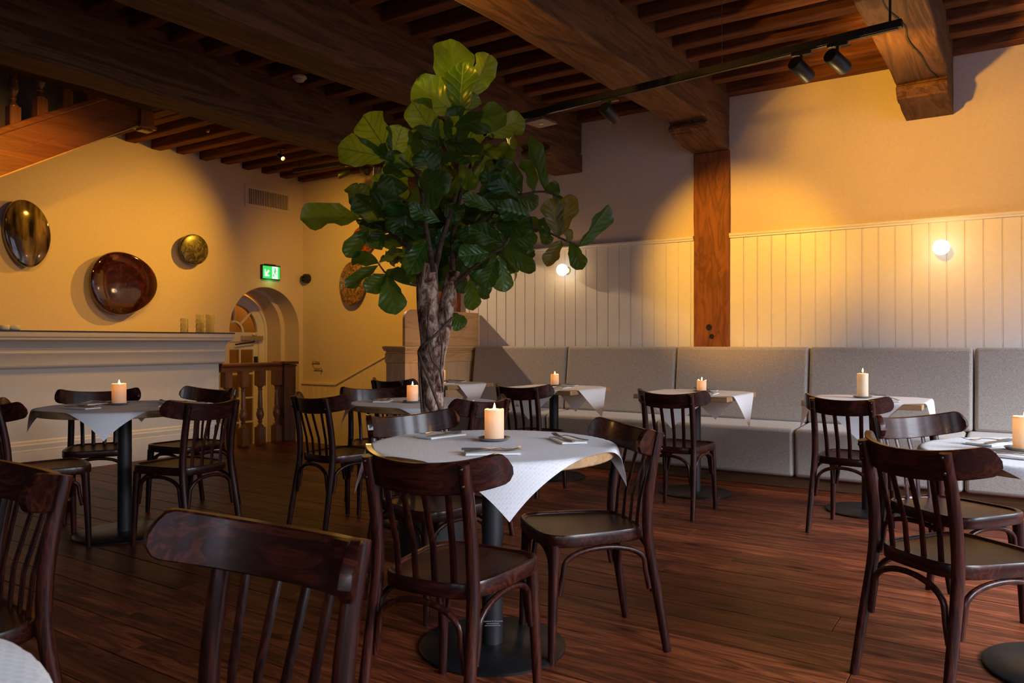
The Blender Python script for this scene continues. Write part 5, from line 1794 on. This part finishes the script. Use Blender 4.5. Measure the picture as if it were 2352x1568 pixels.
def leaf_mesh(name, matn, fold, wave, curl, seed):
    rnd = random.Random(seed)
    mb = MB(); uv = []
    NU = 9
    ph = rnd.uniform(0, 6)
    V = [(-0.10, .018), (-0.04, .018)] + PROF
    for v, hw in V:
        for i in range(NU):
            u = -1 + 2 * i / (NU - 1)
            ww = hw * (1 + 0.085 * math.sin(v * 17 + ph + (2 if u > 0 else 0))) if v > .1 else hw
            x = u * ww * 0.5
            z = fold * abs(u) * ww * 0.5 + (wave * math.sin(v * 12 + ph + (1.7 if u > 0 else 0)) * u * u * min(1, max(0, v * 4)) if v > 0 else 0)
            z -= curl * max(0, v) ** 2 * 0.5
            z += 0.012 * math.cos(v * 40) * abs(u) * (1 if v > 0 else 0)
            mb.v.append((x, v, z)); uv.append((i / (NU - 1), max(0, v)))
    for j in range(len(V) - 1):
        for i in range(NU - 1):
            k = j * NU + i
            mb.f.append((k, k + 1, k + NU + 1, k + NU))
    me = bpy.data.meshes.new(name); me.from_pydata(mb.v, [], mb.f)
    ul = me.uv_layers.new(name='UVMap')
    for lp in me.loops: ul.data[lp.index].uv = uv[lp.vertex_index]
    me.polygons.foreach_set('use_smooth', [True] * len(me.polygons))
    me.materials.append(MT[matn])
    return me


LM = {}
for key, matn in (('d', 'leaf'), ('y', 'leaf_young'), ('p', 'leaf_pale')):
    LM[key] = [leaf_mesh('leaf', matn, f, w, c, i) for i, (f, w, c) in enumerate(((.12, .11, .14), (.28, .13, .28), (-.14, .14, .12), (.45, .14, .38), (.20, .16, -.18), (.65, .12, .24)))]


def leaf(b0, t0, wpx, roll=0.0, key='d', var=None, width_m=None):
    P, Q = b0, t0
    a = Q - P; L = a.length; a = a / L
    toc = (Vector((0, 0, EYE)) - tp - (P + Q) / 2).normalized()
    n = (toc - a * toc.dot(a))
    if n.length < 0.05: n = Vector((0, 0, 1)) - a * a.z
    n.normalize()
    n = Matrix.Rotation(math.radians(roll), 3, a) @ n
    x = a.cross(n)
    w = width_m or wpx * PXM / max(0.35, abs(math.cos(math.radians(roll))))
    var = random.randrange(6) if var is None else var
    o = bpy.data.objects.new('leaf', LM[key][var]); C.objects.link(o); o.parent = tree
    M = Matrix(((x.x * w, a.x * L, n.x * w * .8, P.x), (x.y * w, a.y * L, n.y * w * .8, P.y), (x.z * w, a.z * L, n.z * w * .8, P.z), (0, 0, 0, 1)))
    o.matrix_local = M
    return o


LEAVES = [
    # base px,py,dz   tip px,py,dz   width  roll  kind variant
    (1053, 258, .03, 1036, 86, .10, 98, 15, 'y', 0), (1056, 266, -.03, 1062, 140, -.06, 74, -20, 'y', 1), (1082, 222, .08, 1128, 124, .12, 62, 25, 'y', 1),
    (1050, 266, .0, 952, 186, -.02, 84, 10, 'y', 1), (1006, 322, -.06, 946, 232, -.10, 72, -15, 'y', 0), (1044, 290, -.05, 1162, 262, -.12, 62, 40, 'd', 1),
    (1118, 312, .2, 1205, 272, .22, 60, -10, 'y', 0), (890, 362, -.12, 774, 338, -.06, 72, 8, 'y', 0), (898, 360, -.12, 832, 262, -.04, 80, -12, 'y', 0),
    (902, 356, -.14, 922, 292, -.12, 62, 15, 'y', 4), (945, 384, -.22, 886, 358, -.26, 42, 30, 'd', 1), (1004, 336, -.04, 944, 346, .0, 50, 0, 'y', 0),
    (958, 402, -.14, 880, 380, -.16, 30, 45, 'y', 2), (868, 500, .05, 905, 405, .0, 92, 0, 'y', 2), (893, 374, -.1, 908, 448, -.1, 72, 10, 'y', 0),
    (868, 500, .06, 890, 420, .1, 70, 20, 'd', 0), (826, 488, .08, 822, 424, .12, 62, 10, 'd', 4), (826, 500, .06, 690, 496, -.05, 60, 42, 'y', 3),
    (846, 524, .02, 794, 588, -.05, 44, 15, 'd', 1), (880, 530, .02, 850, 570, .05, 50, -20, 'd', 2), (962, 404, -.22, 1018, 446, -.3, 84, 20, 'd', 2),
    (1056, 378, -.15, 1088, 434, -.22, 40, 10, 'y', 1), (1190, 452, .15, 1106, 402, .1, 46, 15, 'd', 0), (1101, 343, .06, 1184, 346, .0, 38, 45, 'y', 4),
    (1020, 326, -.08, 1108, 342, -.18, 32, 60, 'd', 1), (1110, 366, .0, 996, 356, -.1, 26, 62, 'd', 2), (996, 402, -.2, 972, 344, -.24, 70, 10, 'd', 0),
    (1198, 444, .2, 1152, 362, .16, 42, 45, 'd', 3), (1226, 443, .2, 1204, 364, .18, 34, 50, 'y', 3), (1252, 437, .2, 1216, 312, .2, 36, 40, 'd', 5),
    (1250, 440, .2, 1284, 428, .15, 34, 15, 'd', 2), (1270, 446, .2, 1296, 470, .2, 26, 10, 'd', 1), (1284, 542, .06, 1262, 456, .02, 52, 10, 'p', 1), (1285, 542, .06, 1316, 448, .04, 48, -15, 'p', 4),
    (1330, 566, .06, 1402, 472, .02, 40, 40, 'd', 5), (1290, 552, .06, 1256, 610, .02, 36, 20, 'p', 5), (1310, 556, .06, 1336, 618, .0, 40, 15, 'd', 1), (1308, 558, .06, 1304, 526, .03, 22, 30, 'p', 3),
    (980, 552, -.12, 936, 626, -.24, 48, 12, 'd', 1), (886, 632, -.10, 908, 720, -.18, 60, 5, 'd', 1), (884, 626, -.1, 944, 636, -.2, 36, 25, 'd', 2), (886, 630, -.1, 842, 668, -.16, 42, 25, 'd', 3),
    (868, 610, -.1, 794, 658, -.14, 30, 40, 'd', 3), (869, 604, -.1, 808, 588, -.04, 38, 30, 'd', 1), (870, 603, -.1, 920, 568, -.12, 22, 55, 'y', 4), (1123, 580, -.14, 1050, 590, -.26, 50, 20, 'd', 4),
    (1156, 568, -.16, 1228, 622, -.24, 36, 20, 'd', 1), (1140, 592, -.12, 1114, 658, -.16, 44, 20, 'd', 0), (1146, 590, -.12, 1160, 670, -.12, 46, -15, 'y', 2), (1154, 580, -.14, 1184, 628, -.06, 30, 40, 'd', 3),
    (1079, 640, -.08, 1088, 714, -.14, 38, 15, 'y', 4), (1036, 720, .0, 1064, 752, -.03, 40, 5, 'd', 0), (1163, 550, -.15, 1234, 546, -.22, 36, 25, 'd', 1), (1060, 632, .0, 1064, 674, .0, 40, 10, 'd', 0),
    (1112, 650, .0, 1113, 688, .02, 26, 10, 'd', 0), (1160, 562, -.1, 1078, 520, -.14, 48, -20, 'd', 4), (952, 534, .04, 890, 498, -.02, 58, 15, 'd', 0), (1010, 508, -.2, 938, 478, -.26, 38, 25, 'd', 4),
    (1136, 482, -.1, 1064, 450, -.2, 32, 30, 'y', 1), (1216, 496, .0, 1146, 476, -.08, 50, 15, 'd', 3), (1200, 500, .12, 1246, 525, .1, 34, 25, 'd', 2), (1180, 520, .1, 1150, 570, .12, 40, 0, 'd', 0),
    (1060, 365, .04, 1090, 290, .1, 62, -10, 'y', 0), (1070, 345, .05, 1046, 300, .08, 46, 20, 'y', 2), (1090, 350, .12, 1118, 400, .1, 58, 10, 'y', 0), (1075, 250, .05, 1098, 218, .05, 34, 20, 'd', 0),
    (1128, 398, .2, 1152, 372, .2, 34, 15, 'y', 4), (1240, 525, .06, 1262, 560, .06, 30, 20, 'd', 2), (1262, 535, .06, 1244, 500, .08, 26, 30, 'd', 1), (1220, 500, .1, 1200, 540, .1, 32, 10, 'd', 4),
    (930, 562, .05, 870, 545, .1, 40, 30, 'd', 2), (893, 532, .08, 925, 500, .12, 44, 10, 'd', 1), (1140, 485, .16, 1120, 430, .14, 58, 0, 'd', 0), (1160, 470, .18, 1190, 500, .15, 44, 20, 'd', 2),
    (1040, 560, .1, 1085, 600, .08, 44, 20, 'd', 1), (1000, 560, .05, 1040, 530, .12, 46, 10, 'd', 2), (985, 470, -.05, 940, 440, .0, 60, 0, 'd', 0), (1020, 470, -.05, 1060, 500, .0, 50, 15, 'd', 4),
]
for (bx, by, bz, tx, ty, tz, w, roll, key, var) in LEAVES:
    leaf(tl(bx, by, bz), tl(tx, ty, tz), w, roll, key, var)
# the thick of the crown
for i in range(130):
    low = i >= 78
    cx, cy = (random.gauss(1035, 78), random.gauss(535, 45)) if low else (random.gauss(1030, 72), random.gauss(470, 82))
    if not (880 < cx < 1200 and 320 < cy < 610): continue
    dz = random.uniform(0.12, 0.45) if low else random.uniform(0.0, 0.45)
    b0 = tl(cx, cy, dz)
    out = Vector((random.gauss(0, 1), random.gauss(0, 1), random.gauss(0.1, 0.6)))
    c0 = tl(1030, 500, 0.1)
    out = (out * 0.7 + (b0 - c0).normalized()).normalized()
    L = random.uniform(0.15, 0.26)
    leaf(b0, b0 + out * L, 0, random.uniform(-70, 70), random.choice('ddddddy'), None, width_m=L * random.uniform(0.55, 0.75))
